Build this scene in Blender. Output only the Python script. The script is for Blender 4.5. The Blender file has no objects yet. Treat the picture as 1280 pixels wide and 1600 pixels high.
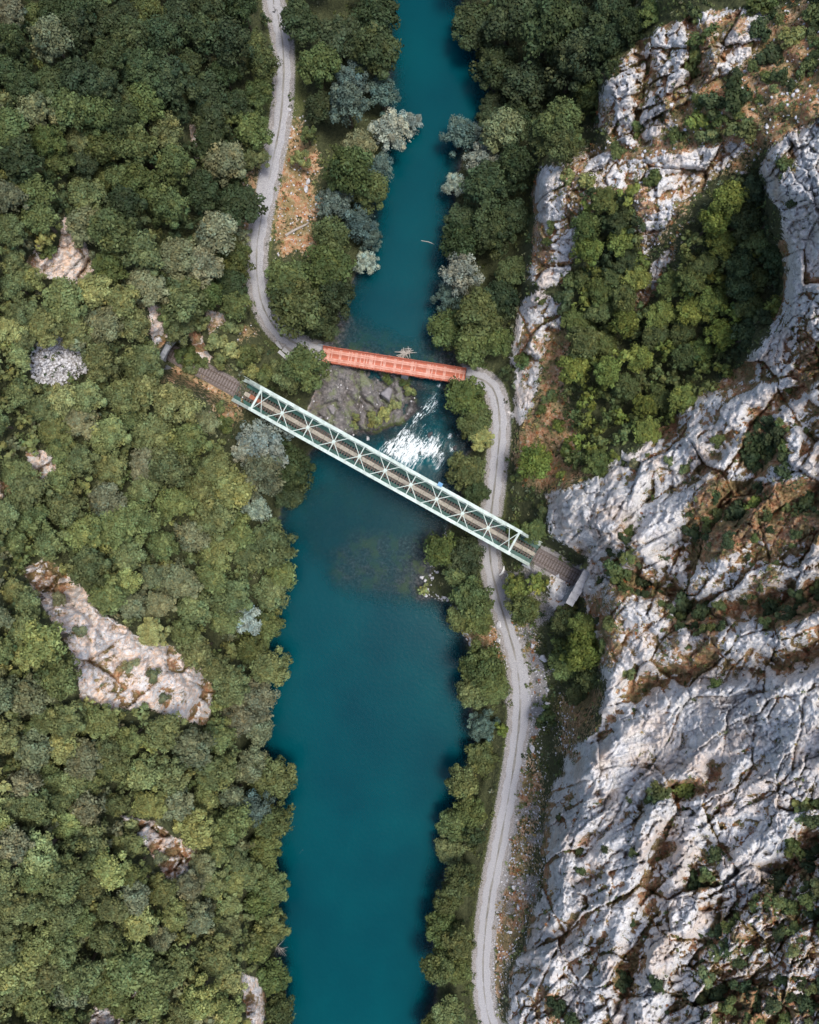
import bpy, math, random
import numpy as np
from mathutils import Vector, Matrix

random.seed(7)
RNG = np.random.default_rng(7)
sc = bpy.context.scene
COL = sc.collection

# ------------------------------------------------------------------ camera, sky, sun, exposure
H = 175.0          # camera height over the lower pool (m)
F = 1280.0         # focal length in photograph pixels
cam_d = bpy.data.cameras.new('camera'); cam = bpy.data.objects.new('camera', cam_d); COL.objects.link(cam)
cam.location = (0, 0, H); cam.rotation_euler = (0, 0, 0)
cam_d.sensor_fit = 'HORIZONTAL'; cam_d.sensor_width = 36.0; cam_d.lens = 36.0
cam_d.clip_start = 1.0; cam_d.clip_end = 3000.0
sc.camera = cam

SUN_EL, SUN_AZ = math.radians(78), math.radians(88)    # azimuth clockwise from +Y (photo up)
w = bpy.data.worlds.new('World'); sc.world = w; w.use_nodes = True
nt = w.node_tree; nt.nodes.clear()
sky = nt.nodes.new('ShaderNodeTexSky'); sky.sky_type = 'NISHITA'; sky.sun_disc = False
sky.sun_elevation = SUN_EL; sky.sun_rotation = SUN_AZ; sky.air_density = 1.0; sky.dust_density = 3.0; sky.ozone_density = 1.0
bg = nt.nodes.new('ShaderNodeBackground'); bg.inputs['Strength'].default_value = 0.12
wo = nt.nodes.new('ShaderNodeOutputWorld')
nt.links.new(sky.outputs[0], bg.inputs[0]); nt.links.new(bg.outputs[0], wo.inputs[0])
sd_ = bpy.data.lights.new('sun', 'SUN'); sd_.energy = 1.5; sd_.angle = math.radians(16); sd_.color = (1.0, 0.95, 0.88)
sun = bpy.data.objects.new('sun', sd_); COL.objects.link(sun)
sdir = Vector((math.sin(SUN_AZ) * math.cos(SUN_EL), math.cos(SUN_AZ) * math.cos(SUN_EL), math.sin(SUN_EL)))
sun.rotation_euler = sdir.to_track_quat('Z', 'Y').to_euler()
sun.location = (0, 0, 260)
vs = sc.view_settings
vs.view_transform = 'Standard'; vs.look = 'None'; vs.gamma = 1.0; vs.use_curve_mapping = False; vs.exposure = 0.95
sc.cycles.use_denoising = True
try:
    sc.cycles.denoiser = 'OPENIMAGEDENOISE'; sc.cycles.denoising_input_passes = 'RGB_ALBEDO_NORMAL'
except Exception:
    pass
sc.cycles.max_bounces = 6; sc.cycles.diffuse_bounces = 3; sc.cycles.transparent_max_bounces = 6
sc.cycles.glossy_bounces = 2; sc.cycles.transmission_bounces = 3


def P(u, v, z):
    """photo pixel + height -> world point"""
    k = (H - z) / F
    return Vector(((u - 640) * k, -(v - 800) * k, z))


def PX(x, y, z):
    k = F / (H - z)
    return 640 + x * k, 800 - y * k


# ------------------------------------------------------------------ noise
_lat = RNG.random((256, 256)).astype(np.float32)


def vnoise(x, y, seed=0):
    x = x + seed * 17.31; y = y + seed * 41.77
    xi = np.floor(x).astype(np.int64); yi = np.floor(y).astype(np.int64)
    fx = (x - xi).astype(np.float32); fy = (y - yi).astype(np.float32)
    fx = fx * fx * fx * (fx * (fx * 6 - 15) + 10); fy = fy * fy * fy * (fy * (fy * 6 - 15) + 10)
    x0 = xi & 255; x1 = (xi + 1) & 255; y0 = yi & 255; y1 = (yi + 1) & 255
    a = _lat[x0, y0]; b = _lat[x1, y0]; c = _lat[x0, y1]; d = _lat[x1, y1]
    return (a + (b - a) * fx) * (1 - fy) + (c + (d - c) * fx) * fy


def fbm(x, y, oct=4, seed=0, gain=0.5):
    s = 0; a = 1.0; t = 0
    for i in range(oct):
        s = s + a * (vnoise(x, y, seed + i * 3) - 0.5); t += a
        x = x * 2.03; y = y * 2.03; a *= gain
    return s / t * 2


_jx = RNG.random((256, 256)).astype(np.float32); _jy = RNG.random((256, 256)).astype(np.float32); _jv = RNG.random((256, 256)).astype(np.float32)


def worley(x, y, seed=0):
    """F1, F2, cell value"""
    x = x + seed * 13.7; y = y + seed * 29.3
    xi = np.floor(x).astype(np.int64); yi = np.floor(y).astype(np.int64)
    f1 = np.full(x.shape, 9.0, np.float32); f2 = f1.copy(); val = np.zeros(x.shape, np.float32)
    for dx in (-1, 0, 1):
        for dy in (-1, 0, 1):
            a = (xi + dx) & 255; b = (yi + dy) & 255
            d = np.hypot(xi + dx + _jx[a, b] - x, yi + dy + _jy[a, b] - y).astype(np.float32)
            m = d < f1
            f2 = np.where(m, f1, np.minimum(f2, d)); val = np.where(m, _jv[a, b], val); f1 = np.where(m, d, f1)
    return f1, f2, val


_gx = RNG.uniform(-1, 1, (256, 256)).astype(np.float32); _gy = RNG.uniform(-1, 1, (256, 256)).astype(np.float32)


def facets(x, y, seed=0, grad=0.5, step=1.0):
    """angular blocks: every cell is a tilted plane; returns height, distance to the joint, cell value"""
    x = x + seed * 13.7; y = y + seed * 29.3
    xi = np.floor(x).astype(np.int64); yi = np.floor(y).astype(np.int64)
    f1 = np.full(x.shape, 9.0, np.float32); f2 = f1.copy(); h = np.zeros(x.shape, np.float32); val = h.copy()
    for dx in (-1, 0, 1):
        for dy in (-1, 0, 1):
            a = (xi + dx) & 255; b = (yi + dy) & 255
            ox = xi + dx + _jx[a, b] - x; oy = yi + dy + _jy[a, b] - y
            d = np.hypot(ox, oy).astype(np.float32); m = d < f1
            hh = (_jv[a, b] - 0.5) * step + grad * (ox * _gx[a, b] + oy * _gy[a, b])
            f2 = np.where(m, f1, np.minimum(f2, d)); h = np.where(m, hh, h); val = np.where(m, _jv[a, b], val); f1 = np.where(m, d, f1)
    return h, f2 - f1, val


def sstep(a, b, x):
    t = np.clip((x - a) / (b - a), 0, 1)
    return t * t * (3 - 2 * t)


def poly_sd(X, Y, poly, pad=60):
    """signed pixel distance, positive inside; -pad far away"""
    p = np.array(poly, float)
    out = np.full(X.shape, -float(pad), np.float32)
    m = (X > p[:, 0].min() - pad) & (X < p[:, 0].max() + pad) & (Y > p[:, 1].min() - pad) & (Y < p[:, 1].max() + pad)
    x = X[m]; y = Y[m]
    d = np.full(x.shape, 1e9); ins = np.zeros(x.shape, bool)
    for i in range(len(p)):
        ax, ay = p[i]; bx, by = p[(i + 1) % len(p)]
        ex, ey = bx - ax, by - ay; L = ex * ex + ey * ey + 1e-9
        t = np.clip(((x - ax) * ex + (y - ay) * ey) / L, 0, 1)
        d = np.minimum(d, (x - ax - t * ex) ** 2 + (y - ay - t * ey) ** 2)
        c = (ay > y) != (by > y)
        if abs(ey) > 1e-9:
            ins ^= c & (x < ex * (y - ay) / ey + ax)
    d = np.sqrt(d)
    out[m] = np.where(ins, d, -d)
    return np.maximum(out, -pad)


def line_d(X, Y, pts, pad=90):
    """distance to a polyline, and third coordinate interpolated along it"""
    p = np.array(pts, float)
    out = np.full(X.shape, float(pad), np.float32); zz = np.zeros(X.shape, np.float32)
    m = (X > p[:, 0].min() - pad) & (X < p[:, 0].max() + pad) & (Y > p[:, 1].min() - pad) & (Y < p[:, 1].max() + pad)
    x = X[m]; y = Y[m]; d = np.full(x.shape, 1e9); z = np.zeros(x.shape)
    for i in range(len(p) - 1):
        ax, ay, az = p[i]; bx, by, bz = p[i + 1]
        ex, ey = bx - ax, by - ay
        t = np.clip(((x - ax) * ex + (y - ay) * ey) / (ex * ex + ey * ey + 1e-9), 0, 1)
        q = (x - ax - t * ex) ** 2 + (y - ay - t * ey) ** 2
        k = q < d; d = np.where(k, q, d); z = np.where(k, az + t * (bz - az), z)
    out[m] = np.sqrt(d); zz[m] = z
    return out, zz


def catmull(pts, n=8):
    p = [np.array(q, float) for q in pts]; p = [2 * p[0] - p[1]] + p + [2 * p[-1] - p[-2]]
    o = []
    for i in range(1, len(p) - 2):
        for k in range(n):
            t = k / n
            o.append(0.5 * (2 * p[i] + (p[i + 1] - p[i - 1]) * t + (2 * p[i - 1] - 5 * p[i] + 4 * p[i + 1] - p[i + 2]) * t * t
                            + (-p[i - 1] + 3 * p[i] - 3 * p[i + 1] + p[i + 2]) * t ** 3))
    o.append(p[-2]); return [tuple(q) for q in o]


# ------------------------------------------------------------------ the plan, in photograph pixels
LEFT_BANK = [(596, -700), (598, 0), (600, 60), (606, 120), (605, 170), (605, 220), (585, 280), (575, 350), (560, 420), (535, 470),
             (520, 515), (512, 552), (560, 576), (620, 590), (646, 612), (648, 640), (626, 662), (590, 674), (555, 678), (520, 686), (487, 704),
             (465, 740), (440, 790), (430, 850), (430, 900), (420, 950), (405, 1000), (400, 1060), (400, 1120), (400, 1180), (425, 1210),
             (430, 1280), (420, 1340), (420, 1400), (425, 1460), (432, 1500), (435, 1600), (435, 2300)]
RIGHT_BANK = [(720, -700), (725, 0), (745, 60), (765, 110), (775, 170), (765, 220), (722, 240), (712, 300), (712, 380), (705, 430), (695, 480),
              (695, 530), (712, 560), (725, 585), (722, 620), (730, 660), (737, 700), (722, 730), (722, 770), (705, 810), (690, 850), (676, 885),
              (662, 925), (704, 942), (724, 990), (742, 1040), (735, 1100), (745, 1150), (748, 1170), (730, 1230), (715, 1280), (705, 1330),
              (700, 1360), (685, 1430), (680, 1480), (688, 1530), (672, 1600), (670, 2300)]
RIVER = LEFT_BANK + RIGHT_BANK[::-1]
LROAD = catmull([(400, -700, 8), (424, -60, 7), (434, 20, 7), (442, 70, 7), (443, 130, 7), (438, 190, 7), (427, 250, 7), (417, 300, 7), (406, 355, 7),
                 (401, 400, 7), (404, 450, 7), (416, 490, 6.8), (440, 522, 6.4), (470, 540, 6.1), (500, 551, 6.0)])
RROAD = catmull([(728, 588, 6.0), (752, 593, 5.9), (769, 606, 5.8), (778, 630, 5.6), (781, 670, 5.5), (778, 710, 5.3), (774, 750, 5.2), (769, 790, 5.2), (765, 830, 5.2),
                 (767, 880, 5.2), (778, 930, 5.2), (794, 985, 5.3), (806, 1030, 5.4), (812, 1080, 5.5), (811, 1130, 5.5), (804, 1190, 5.5), (792, 1260, 5.5),
                 (779, 1330, 5.5), (767, 1390, 5.5), (759, 1450, 5.5), (755, 1510, 5.5), (758, 1560, 5.5), (768, 1605, 5.5), (800, 1700, 5.5), (830, 2300, 5.5)])
ZR = 12.0
RAIL_L = [(262, 547.5, ZR), (371, 608, ZR)]
RAIL_R = [(836, 867, ZR), (912, 909.5, ZR)]

ROWS = [  # v, [(u, z) ...]
    (-700, [(-640, 90), (0, 44), (200, 26), (350, 13), (420, 8), (590, 3), (730, 3), (850, 12), (930, 24), (1000, 40), (1100, 50), (1280, 60), (1920, 95)]),
    (0, [(-640, 90), (0, 38), (200, 24), (350, 12), (415, 7.5), (455, 6.5), (590, 3), (730, 3), (850, 9), (930, 15), (985, 24), (1030, 36), (1100, 44), (1280, 56), (1920, 95)]),
    (170, [(-640, 90), (0, 40), (200, 25), (350, 13), (415, 8), (455, 6.5), (600, 3), (775, 3), (880, 9), (922, 13), (945, 30), (1050, 40), (1280, 58), (1920, 95)]),
    (300, [(-640, 92), (0, 42), (150, 29), (300, 17), (385, 9), (440, 6.5), (580, 3), (720, 3), (800, 5), (828, 10), (850, 26), (900, 32), (1000, 36), (1100, 38), (1185, 41), (1212, 56), (1280, 66), (1920, 100)]),
    (450, [(-640, 92), (0, 43), (150, 30), (300, 17), (375, 9), (430, 6.3), (530, 3), (700, 3), (790, 6), (810, 10), (836, 21), (900, 26), (1000, 26), (1100, 29), (1215, 38), (1240, 55), (1280, 62), (1920, 100)]),
    (560, [(-640, 92), (0, 43), (120, 32), (215, 25), (250, 20), (330, 15), (400, 11), (470, 7), (515, 4), (720, 4), (745, 5.5), (790, 6.5), (830, 15), (900, 21), (1000, 23), (1100, 27), (1150, 34), (1190, 48), (1280, 58), (1920, 100)]),
    (650, [(-640, 92), (0, 43), (150, 30), (280, 20), (360, 12.5), (420, 7), (480, 3.4), (735, 3.4), (785, 5.5), (805, 8), (860, 15), (950, 19), (1040, 25), (1080, 36), (1150, 46), (1280, 58), (1920, 100)]),
    (720, [(-640, 92), (0, 43), (150, 30), (300, 17), (400, 7), (470, 3), (730, 3), (775, 5), (805, 7.5), (870, 13), (925, 19), (980, 31), (1100, 43), (1280, 58), (1920, 100)]),
    (800, [(-640, 92), (0, 43), (150, 29), (300, 15), (420, 4), (720, 3), (770, 5), (800, 7), (848, 13), (885, 26), (960, 36), (1100, 46), (1280, 60), (1920, 100)]),
    (870, [(-640, 92), (0, 43), (150, 29), (300, 14), (420, 4), (690, 3), (765, 5), (800, 8.5), (850, 12), (900, 16), (930, 27), (1000, 38), (1100, 46), (1280, 60), (1920, 100)]),
    (950, [(-640, 94), (0, 45), (130, 36), (190, 27), (300, 15), (400, 4), (720, 3), (785, 5), (850, 9), (895, 13), (925, 21), (960, 33), (1000, 37), (1280, 60), (1920, 100)]),
    (1060, [(-640, 95), (0, 46), (150, 35), (290, 27), (325, 20), (345, 12), (390, 4), (745, 3), (815, 5), (870, 8.5), (920, 13), (948, 28), (1050, 40), (1280, 60), (1920, 100)]),
    (1180, [(-640, 94), (0, 44), (200, 28), (320, 14), (395, 4), (750, 3), (808, 5), (858, 8.5), (885, 16), (915, 30), (1000, 40), (1280, 60), (1920, 100)]),
    (1350, [(-640, 94), (0, 44), (200, 29), (300, 20), (400, 5), (705, 3), (775, 5), (828, 8.5), (850, 14), (875, 29), (950, 38), (1100, 46), (1280, 58), (1920, 100)]),
    (1500, [(-640, 94), (0, 44), (250, 27), (380, 10), (420, 4), (685, 3), (755, 5), (795, 8), (822, 14), (855, 28), (950, 38), (1280, 58), (1920, 100)]),
    (1600, [(-640, 94), (0, 44), (250, 28), (400, 11), (430, 4), (675, 3), (760, 5), (785, 8), (805, 17), (860, 28), (950, 37), (1280, 56), (1920, 98)]),
    (2300, [(-640, 94), (0, 44), (250, 28), (400, 11), (430, 4), (675, 3), (800, 5), (850, 12), (890, 26), (950, 37), (1280, 56), (1920, 98)]),
]
ROCK_R = [  # bare limestone on the right
    [(790, 1640), (805, 1540), (830, 1480), (845, 1400), (850, 1330), (860, 1250), (890, 1180), (935, 1130), (945, 1080), (930, 1000), (915, 940), (905, 905),
     (925, 868), (900, 850), (868, 830), (858, 775), (920, 752), (960, 715), (1010, 690), (1060, 650), (1120, 610), (1180, 550), (1225, 490), (1230, 440), (1215, 400),
     (1222, 340), (1197, 290), (1195, 250), (1240, 205), (1300, 195), (1920, 150), (1920, 2300), (860, 2300)],
    [(933, 200), (940, 160), (965, 105), (1000, 72), (1050, 40), (1100, 22), (1190, 12), (1175, 80), (1140, 105), (1100, 130), (1060, 175), (1010, 222), (960, 222)],
    [(832, 420), (838, 340), (835, 300), (852, 265), (900, 245), (1000, 248), (1110, 225), (1165, 218), (1110, 285), (1050, 320), (1012, 395), (1000, 330), (990, 292),
     (925, 292), (900, 335), (885, 415), (862, 440), (840, 460)],
    [(798, 560), (812, 480), (838, 462), (875, 470), (880, 500), (850, 540), (832, 600), (815, 660), (800, 640)],
    [(985, 470), (1005, 440), (1040, 395), (1050, 400), (1020, 460), (1000, 480)],
    [(868, 890), (890, 905), (885, 940), (875, 965), (862, 930)],
]
ROCK_L = [
    [(38, 420), (60, 380), (90, 398), (103, 335), (124, 362), (150, 420), (118, 442), (70, 434)],
    [(235, 482), (255, 470), (273, 495), (262, 530), (240, 548)],
    [(42, 705), (88, 706), (88, 768), (50, 748)], [(-20, 750), (26, 765), (20, 782), (-20, 775)],
    [(36, 892), (65, 872), (112, 900), (152, 950), (215, 998), (272, 1010), (312, 1045), (334, 1082), (322, 1130), (270, 1122), (220, 1102), (178, 1112), (128, 1092), (108, 1010), (58, 932)],
    [(188, 1275), (240, 1283), (272, 1310), (308, 1318), (302, 1362), (268, 1380), (238, 1332)],
    [(372, 1518), (405, 1530), (424, 1600), (424, 1640), (400, 1640)], [(148, 1572), (190, 1585), (190, 1640), (130, 1640)], [(210, 1545), (232, 1548), (226, 1572), (208, 1568)],
    [(232, 195), (240, 195), (242, 212), (234, 214)], [(298, 196), (306, 194), (316, 240), (306, 250)],
    [(322, 485), (350, 488), (352, 505), (330, 520)], [(290, 505), (310, 515), (330, 560), (318, 570)],
]
SCREE = [(48, 560), (68, 530), (95, 522), (122, 545), (136, 578), (92, 606), (58, 596)]
LEDGE = [(480, 690), (478, 640), (500, 585), (515, 570), (560, 572), (640, 588), (650, 612), (648, 642), (626, 664), (588, 676), (540, 684)]
ORANGE = [  # bare reddish earth and dry grass
    [(905, 250), (1000, 190), (1080, 150), (1150, 100), (1200, 20), (1300, -30), (1920, -80), (1920, 210), (1280, 200), (1200, 230), (1100, 290), (1030, 380), (1000, 410), (990, 300), (910, 330), (880, 440), (850, 430), (845, 320)],
    [(1000, 440), (1050, 380), (1075, 330), (1040, 430), (1020, 470), (1000, 480)],
    [(800, 700), (810, 650), (840, 560), (850, 500), (890, 500), (885, 560), (890, 640), (900, 700), (925, 740), (860, 770), (820, 760)],
    [(440, 180), (470, 170), (500, 260), (495, 390), (440, 400), (425, 330)],
    [(385, 260), (405, 240), (412, 300), (398, 340), (385, 400), (380, 500), (395, 520), (375, 530), (378, 480), (385, 380), (375, 300)],
    [(305, 570), (345, 565), (375, 600), (392, 650), (365, 672), (335, 640), (318, 612), (245, 600), (250, 578)],
    [(790, 900), (830, 980), (850, 1060), (835, 1150), (850, 1250), (840, 1350), (825, 1450), (795, 1520), (780, 1600), (768, 1540), (775, 1420), (800, 1300), (825, 1130), (825, 1060)],
    [(875, 1085), (900, 1075), (935, 1090), (930, 1130), (895, 1175), (870, 1180), (870, 1130)],
    [(720, 985), (795, 985), (803, 1040), (770, 1030), (730, 1010)],
]
GREEN_IN_ROCK = [  # patches of scrub inside the cliff
    [(1160, 690), (1180, 655), (1235, 660), (1230, 720), (1200, 745), (1165, 730)],
    [(1070, 790), (1110, 745), (1190, 760), (1240, 740), (1280, 760), (1280, 850), (1200, 850), (1140, 870), (1080, 860)],
    [(950, 870), (975, 820), (1000, 870), (1010, 930), (970, 940)],
    [(1060, 940), (1100, 940), (1140, 950), (1120, 1000), (1080, 990), (1050, 980)],
    [(1180, 950), (1240, 930), (1280, 900), (1280, 960), (1200, 980)],
    [(1080, 1480), (1120, 1440), (1180, 1400), (1225, 1340), (1260, 1260), (1330, 1240), (1330, 1640), (1110, 1640), (1085, 1560)],
    [(1000, 1250), (1030, 1225), (1100, 1205), (1105, 1250), (1060, 1265), (1010, 1270)],
    [(1060, 1390), (1100, 1310), (1135, 1320), (1130, 1370), (1080, 1400)],
    [(955, 1500), (985, 1495), (1010, 1560), (960, 1560)], [(850, 1545), (880, 1540), (905, 1600), (860, 1600)],
    [(1200, 240), (1240, 230), (1250, 270), (1215, 290)],
]
# ------------------------------------------------------------------ terrain heightfield
us = np.concatenate([np.arange(-640, -24, 22), np.arange(-24, 778, 2.4), np.arange(780, 1306, 1.6), np.arange(1306.4, 1921, 22)]).astype(np.float64)
vsx = np.concatenate([np.arange(-640, -24, 22), np.arange(-24, 1626, 1.85), np.arange(1626.4, 2250, 22)]).astype(np.float64)
U, V = np.meshgrid(us, vsx)           # shape (nv, nu)
WU = U + 14 * fbm(U / 60, V / 60, 3, 5) + 5 * fbm(U / 14, V / 14, 2, 6)
WV = V + 14 * fbm(U / 60, V / 60, 3, 8) + 5 * fbm(U / 14, V / 14, 2, 9)
su = U + 4 * fbm(U / 24, V / 24, 3, 11); sv = V + 4 * fbm(U / 24, V / 24, 3, 12)

rows_v = np.array([r[0] for r in ROWS], float)
rowz = np.stack([np.interp(us, [a for a, _ in r[1]], [b for _, b in r[1]]) for r in ROWS])
idx = np.clip(np.searchsorted(rows_v, vsx) - 1, 0, len(rows_v) - 2)
tt = (vsx - rows_v[idx]) / (rows_v[idx + 1] - rows_v[idx]); tt = tt * tt * (3 - 2 * tt)
Z = rowz[idx] * (1 - tt)[:, None] + rowz[idx + 1] * tt[:, None]


def box_blur(A, r):
    for ax in (0, 1):
        B = np.cumsum(np.concatenate([np.repeat(np.take(A, [0], ax), r + 1, ax), A, np.repeat(np.take(A, [-1], ax), r, ax)], ax), ax)
        n = A.shape[ax]
        A = (np.take(B, np.arange(2 * r + 1, 2 * r + 1 + n), ax) - np.take(B, np.arange(0, n), ax)) / (2 * r + 1)
    return A


Z = box_blur(Z, 5)
MX = (U - 640) * 0.115; MY = -(V - 800) * 0.115      # rough metres for noise
hill = sstep(6, 20, Z)
Z = Z + hill * (5.6 * fbm(MX / 20, MY / 20, 4, 21) + 1.4 * fbm(MX / 7, MY / 7, 3, 22))

RR = np.full(U.shape, -60, np.float32)
for p in ROCK_R: RR = np.maximum(RR, poly_sd(WU, WV, p))
RL = np.full(U.shape, -60, np.float32)
for p in ROCK_L: RL = np.maximum(RL, poly_sd(su, sv, p))
GR = np.full(U.shape, -60, np.float32)
for p in GREEN_IN_ROCK: GR = np.maximum(GR, poly_sd(WU, WV, p))
OR = np.full(U.shape, -60, np.float32)
for p in ORANGE: OR = np.maximum(OR, poly_sd(WU, WV, p))
LG = poly_sd(su, sv, LEDGE); SCR = poly_sd(su, sv, SCREE)
RV = poly_sd(su, sv, RIVER, 90)
rock = np.maximum(sstep(-16, 12, RR), sstep(-8, 6, RL))
rock_full = np.maximum(rock, sstep(-3, 5, LG))

# limestone relief: slabs that dip along the strata, split by joints, with small broken edges
GULLIES = [([(918, 866), (965, 898), (1010, 925), (1080, 955), (1160, 950), (1300, 915)], 5.5, 20), ([(1300, 1008), (1180, 1042), (1080, 1042), (1000, 1078), (950, 1122), (900, 1175)], 4.0, 18),
           ([(1115, 1205), (1075, 1235), (1035, 1330), (1012, 1420), (985, 1500), (968, 1610)], 4.5, 16), ([(1300, 1300), (1230, 1345), (1150, 1400), (1090, 1480), (1050, 1560), (1040, 1620)], 4.0, 20),
           ([(1300, 775), (1180, 790), (1110, 822), (1060, 872), (1005, 915)], 4.5, 22), ([(1190, 655), (1205, 700), (1180, 750), (1150, 790)], 3.0, 18), ([(960, 870), (985, 830), (1010, 770), (1060, 715)], 2.5, 12),
           ([(860, 1480), (900, 1440), (960, 1400), (1035, 1330)], 2.6, 12), ([(905, 1330), (960, 1290), (1020, 1250), (1075, 1235)], 2.6, 12), ([(1300, 560), (1220, 620), (1130, 690), (1050, 760)], 2.2, 12),
           ([(1000, 70), (1010, 130), (1000, 215)], 3.0, 12), ([(1080, 30), (1090, 90), (1070, 160)], 3.0, 12)]
gul_m = np.zeros(U.shape)
for pts, dp, wd in GULLIES:
    dg, _ = line_d(WU, WV, [(a, b, 0) for a, b in pts], 90)
    gm = np.exp(-(dg / wd) ** 2); Z = Z - 0.75 * dp * gm * (0.6 + 0.8 * vnoise(MX / 7, MY / 7, 57)) * rock; gul_m = np.maximum(gul_m, gm)
    Z = Z + 0.45 * dp * np.exp(-((dg - 2.1 * wd) / (0.9 * wd)) ** 2) * rock
ang = 0.72
ca, sa = math.cos(ang), math.sin(ang)
wx = MX + 1.1 * fbm(MX / 6, MY / 6, 2, 33) + 0.22 * fbm(MX / 1.0, MY / 1.0, 2, 30); wy = MY + 1.1 * fbm(MX / 6, MY / 6, 2, 34) + 0.22 * fbm(MX / 1.0, MY / 1.0, 2, 29)
ax_ = wx * ca + wy * sa; bx_ = -wx * sa + wy * ca
h0, j0, v0 = facets(ax_ / 15, bx_ / 9, 4, 5.0, 2.6)
h1, j1, v1 = facets(ax_ / 5.6, bx_ / 3.2, 1, 2.2, 1.5)
h2, j2, v2 = facets(ax_ / 2.1 + 3, bx_ / 1.2, 2, 0.95, 0.75)
h3, j3, v3 = facets(wx / 0.95, wy / 0.75, 3, 0.42, 0.42)
ev, e1, e2 = v3, 0 * j3, j3
brk = sstep(-0.3, 0.3, fbm(MX / 15, MY / 15, 3, 35))          # where the slab is broken up
relief = h0 * 0.7 + h1 * (0.6 + 0.5 * brk) + h2 * (0.65 + 0.75 * brk) + h3 * (0.75 + 0.75 * brk)
relief -= 1.0 * (1 - sstep(0, 0.06, j0)) + (0.35 + 0.6 * brk) * (1 - sstep(0.0, 0.10, j1)) + (0.35 + 0.45 * brk) * (1 - sstep(0.0, 0.13, j2)) + 0.22 * (1 - sstep(0, 0.14, j3))
ter = Z / 3.0 + 0.7 * fbm(MX / 10, MY / 10, 2, 39); fr_ = ter - np.floor(ter)
relief += (sstep(0.40, 0.62, fr_) - fr_) * 3.0 * 0.22 * brk + 0.35 * fbm(MX / 0.9, MY / 0.9, 2, 37)
Z = Z + rock * relief * sstep(7, 16, Z)
# hollows collect earth
hollow = 0.85 * (Z - box_blur(Z, 6)) + 0.12 * (Z - box_blur(Z, 22))
scree_b = sstep(-2, 6, SCR)
Z = Z + scree_b * ((ev - 0.5) * 0.8 - 0.35 * (1 - sstep(0, .2, e2 - e1)))
rub = (1 - rock) * 0.25 * fbm(MX / 1.3, MY / 1.3, 3, 38)
Z = Z + rub * sstep(3, 7, Z)

# road and rail benches
dl, zl = line_d(U, V, LROAD); dr, zr = line_d(U, V, RROAD)
kl = 1 - sstep(13, 34, dl); kr = 1 - sstep(14, 34, dr)
Z = Z * (1 - kl) + zl * kl; Z = Z * (1 - kr) + zr * kr
dra, _ = line_d(U, V, RAIL_L); drb, _ = line_d(U, V, RAIL_R)
sa_l = (371 - U) * 0.873 + (608 - V) * 0.488; sa_r = (U - 836) * 0.873 + (V - 867) * 0.488    # pixels along the track
kra = np.where(sa_l < 116, 1 - sstep(20, 42, dra), (1 - sstep(15, 19, dra)) * (1 - sstep(128, 134, sa_l))) * (1 - sstep(373, 380, U))
krb = np.where(sa_r < 72, 1 - sstep(18, 40, drb), (1 - sstep(15, 19, drb)) * (1 - sstep(84, 90, sa_r))) * sstep(825, 834, U)
Z = Z * (1 - kra) + (ZR - 0.55) * kra; Z = Z * (1 - krb) + (ZR - 0.55) * krb
DROAD = np.minimum(dl, dr); DRAIL = np.minimum(dra, drb)

# river bed
WL = 2.2 * (1 - sstep(602, 690, V + (690 - U) * 0.25))         # water level: upper pool, cascade, lower pool
bank_t = sstep(0, 26, -RV)
dep = 0.25 + 3.6 * sstep(0, 60, RV)
shoal = poly_sd(WU, WV, [(530, 870), (560, 840), (680, 835), (690, 900), (655, 940), (600, 955), (545, 945), (525, 910)])
shoal2 = poly_sd(WU, WV, [(505, 545), (520, 505), (570, 500), (640, 525), (690, 545), (720, 590), (520, 580)])
casc = poly_sd(WU, WV, [(648, 600), (720, 590), (735, 690), (700, 735), (600, 720), (600, 680), (645, 655)])
band = poly_sd(WU, WV, [(462, 760), (520, 712), (700, 745), (700, 930), (600, 940), (520, 930), (455, 850)])
dep = dep * (1 - 0.76 * sstep(-25, 30, band)) * (1 - 0.35 * sstep(-20, 14, shoal)) * (1 - 0.70 * sstep(-30, 20, shoal2)) * (1 - 0.75 * sstep(-6, 8, casc))
bedn = 0.35 * fbm(MX / 1.6, MY / 1.6, 3, 41)
Zout = np.maximum(WL + 0.35 + 0.3 * bedn, (WL + 0.35) * (1 - bank_t) + Z * bank_t)
Zin = WL - dep + bedn * 0.6
Z = np.where(RV > 0, Zin, Zout)
# the rock ledge beside the cascade: tilted, gullied, mossy
led = sstep(-4, 10, LG)
gx = MX + 0.35 * MY + 1.2 * fbm(MX / 3, MY / 3, 3, 44)
gul = worley(gx / 2.2, MY / 9.0, 5)
hl1, jl1, vl1 = facets(gx / 2.8, MY / 4.6, 7, 1.6, 1.8)
hl2, jl2, vl2 = facets(gx / 1.1, MY / 1.7, 8, 0.6, 0.6)
zled = 3.7 - 2.2 * sstep(600, 680, V) + hl1 + hl2 + 0.4 * h3 - (0.5 + 1.5 * sstep(535, 555, U)) * (1 - sstep(0, .16, gul[1] - gul[0])) - 0.5 * (1 - sstep(0, .1, jl1))
Z = Z * (1 - led) + zled * led
# boulders in the rapid
cb = worley(MX / 2.0, MY / 2.4, 6)
Z = np.where((casc > 4) & (RV > 0), np.maximum(Z, WL - 0.9 + 1.3 * (0.55 - cb[0]) * (cb[2] > 0.45)), Z)

ZG = Z.astype(np.float64)


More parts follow.
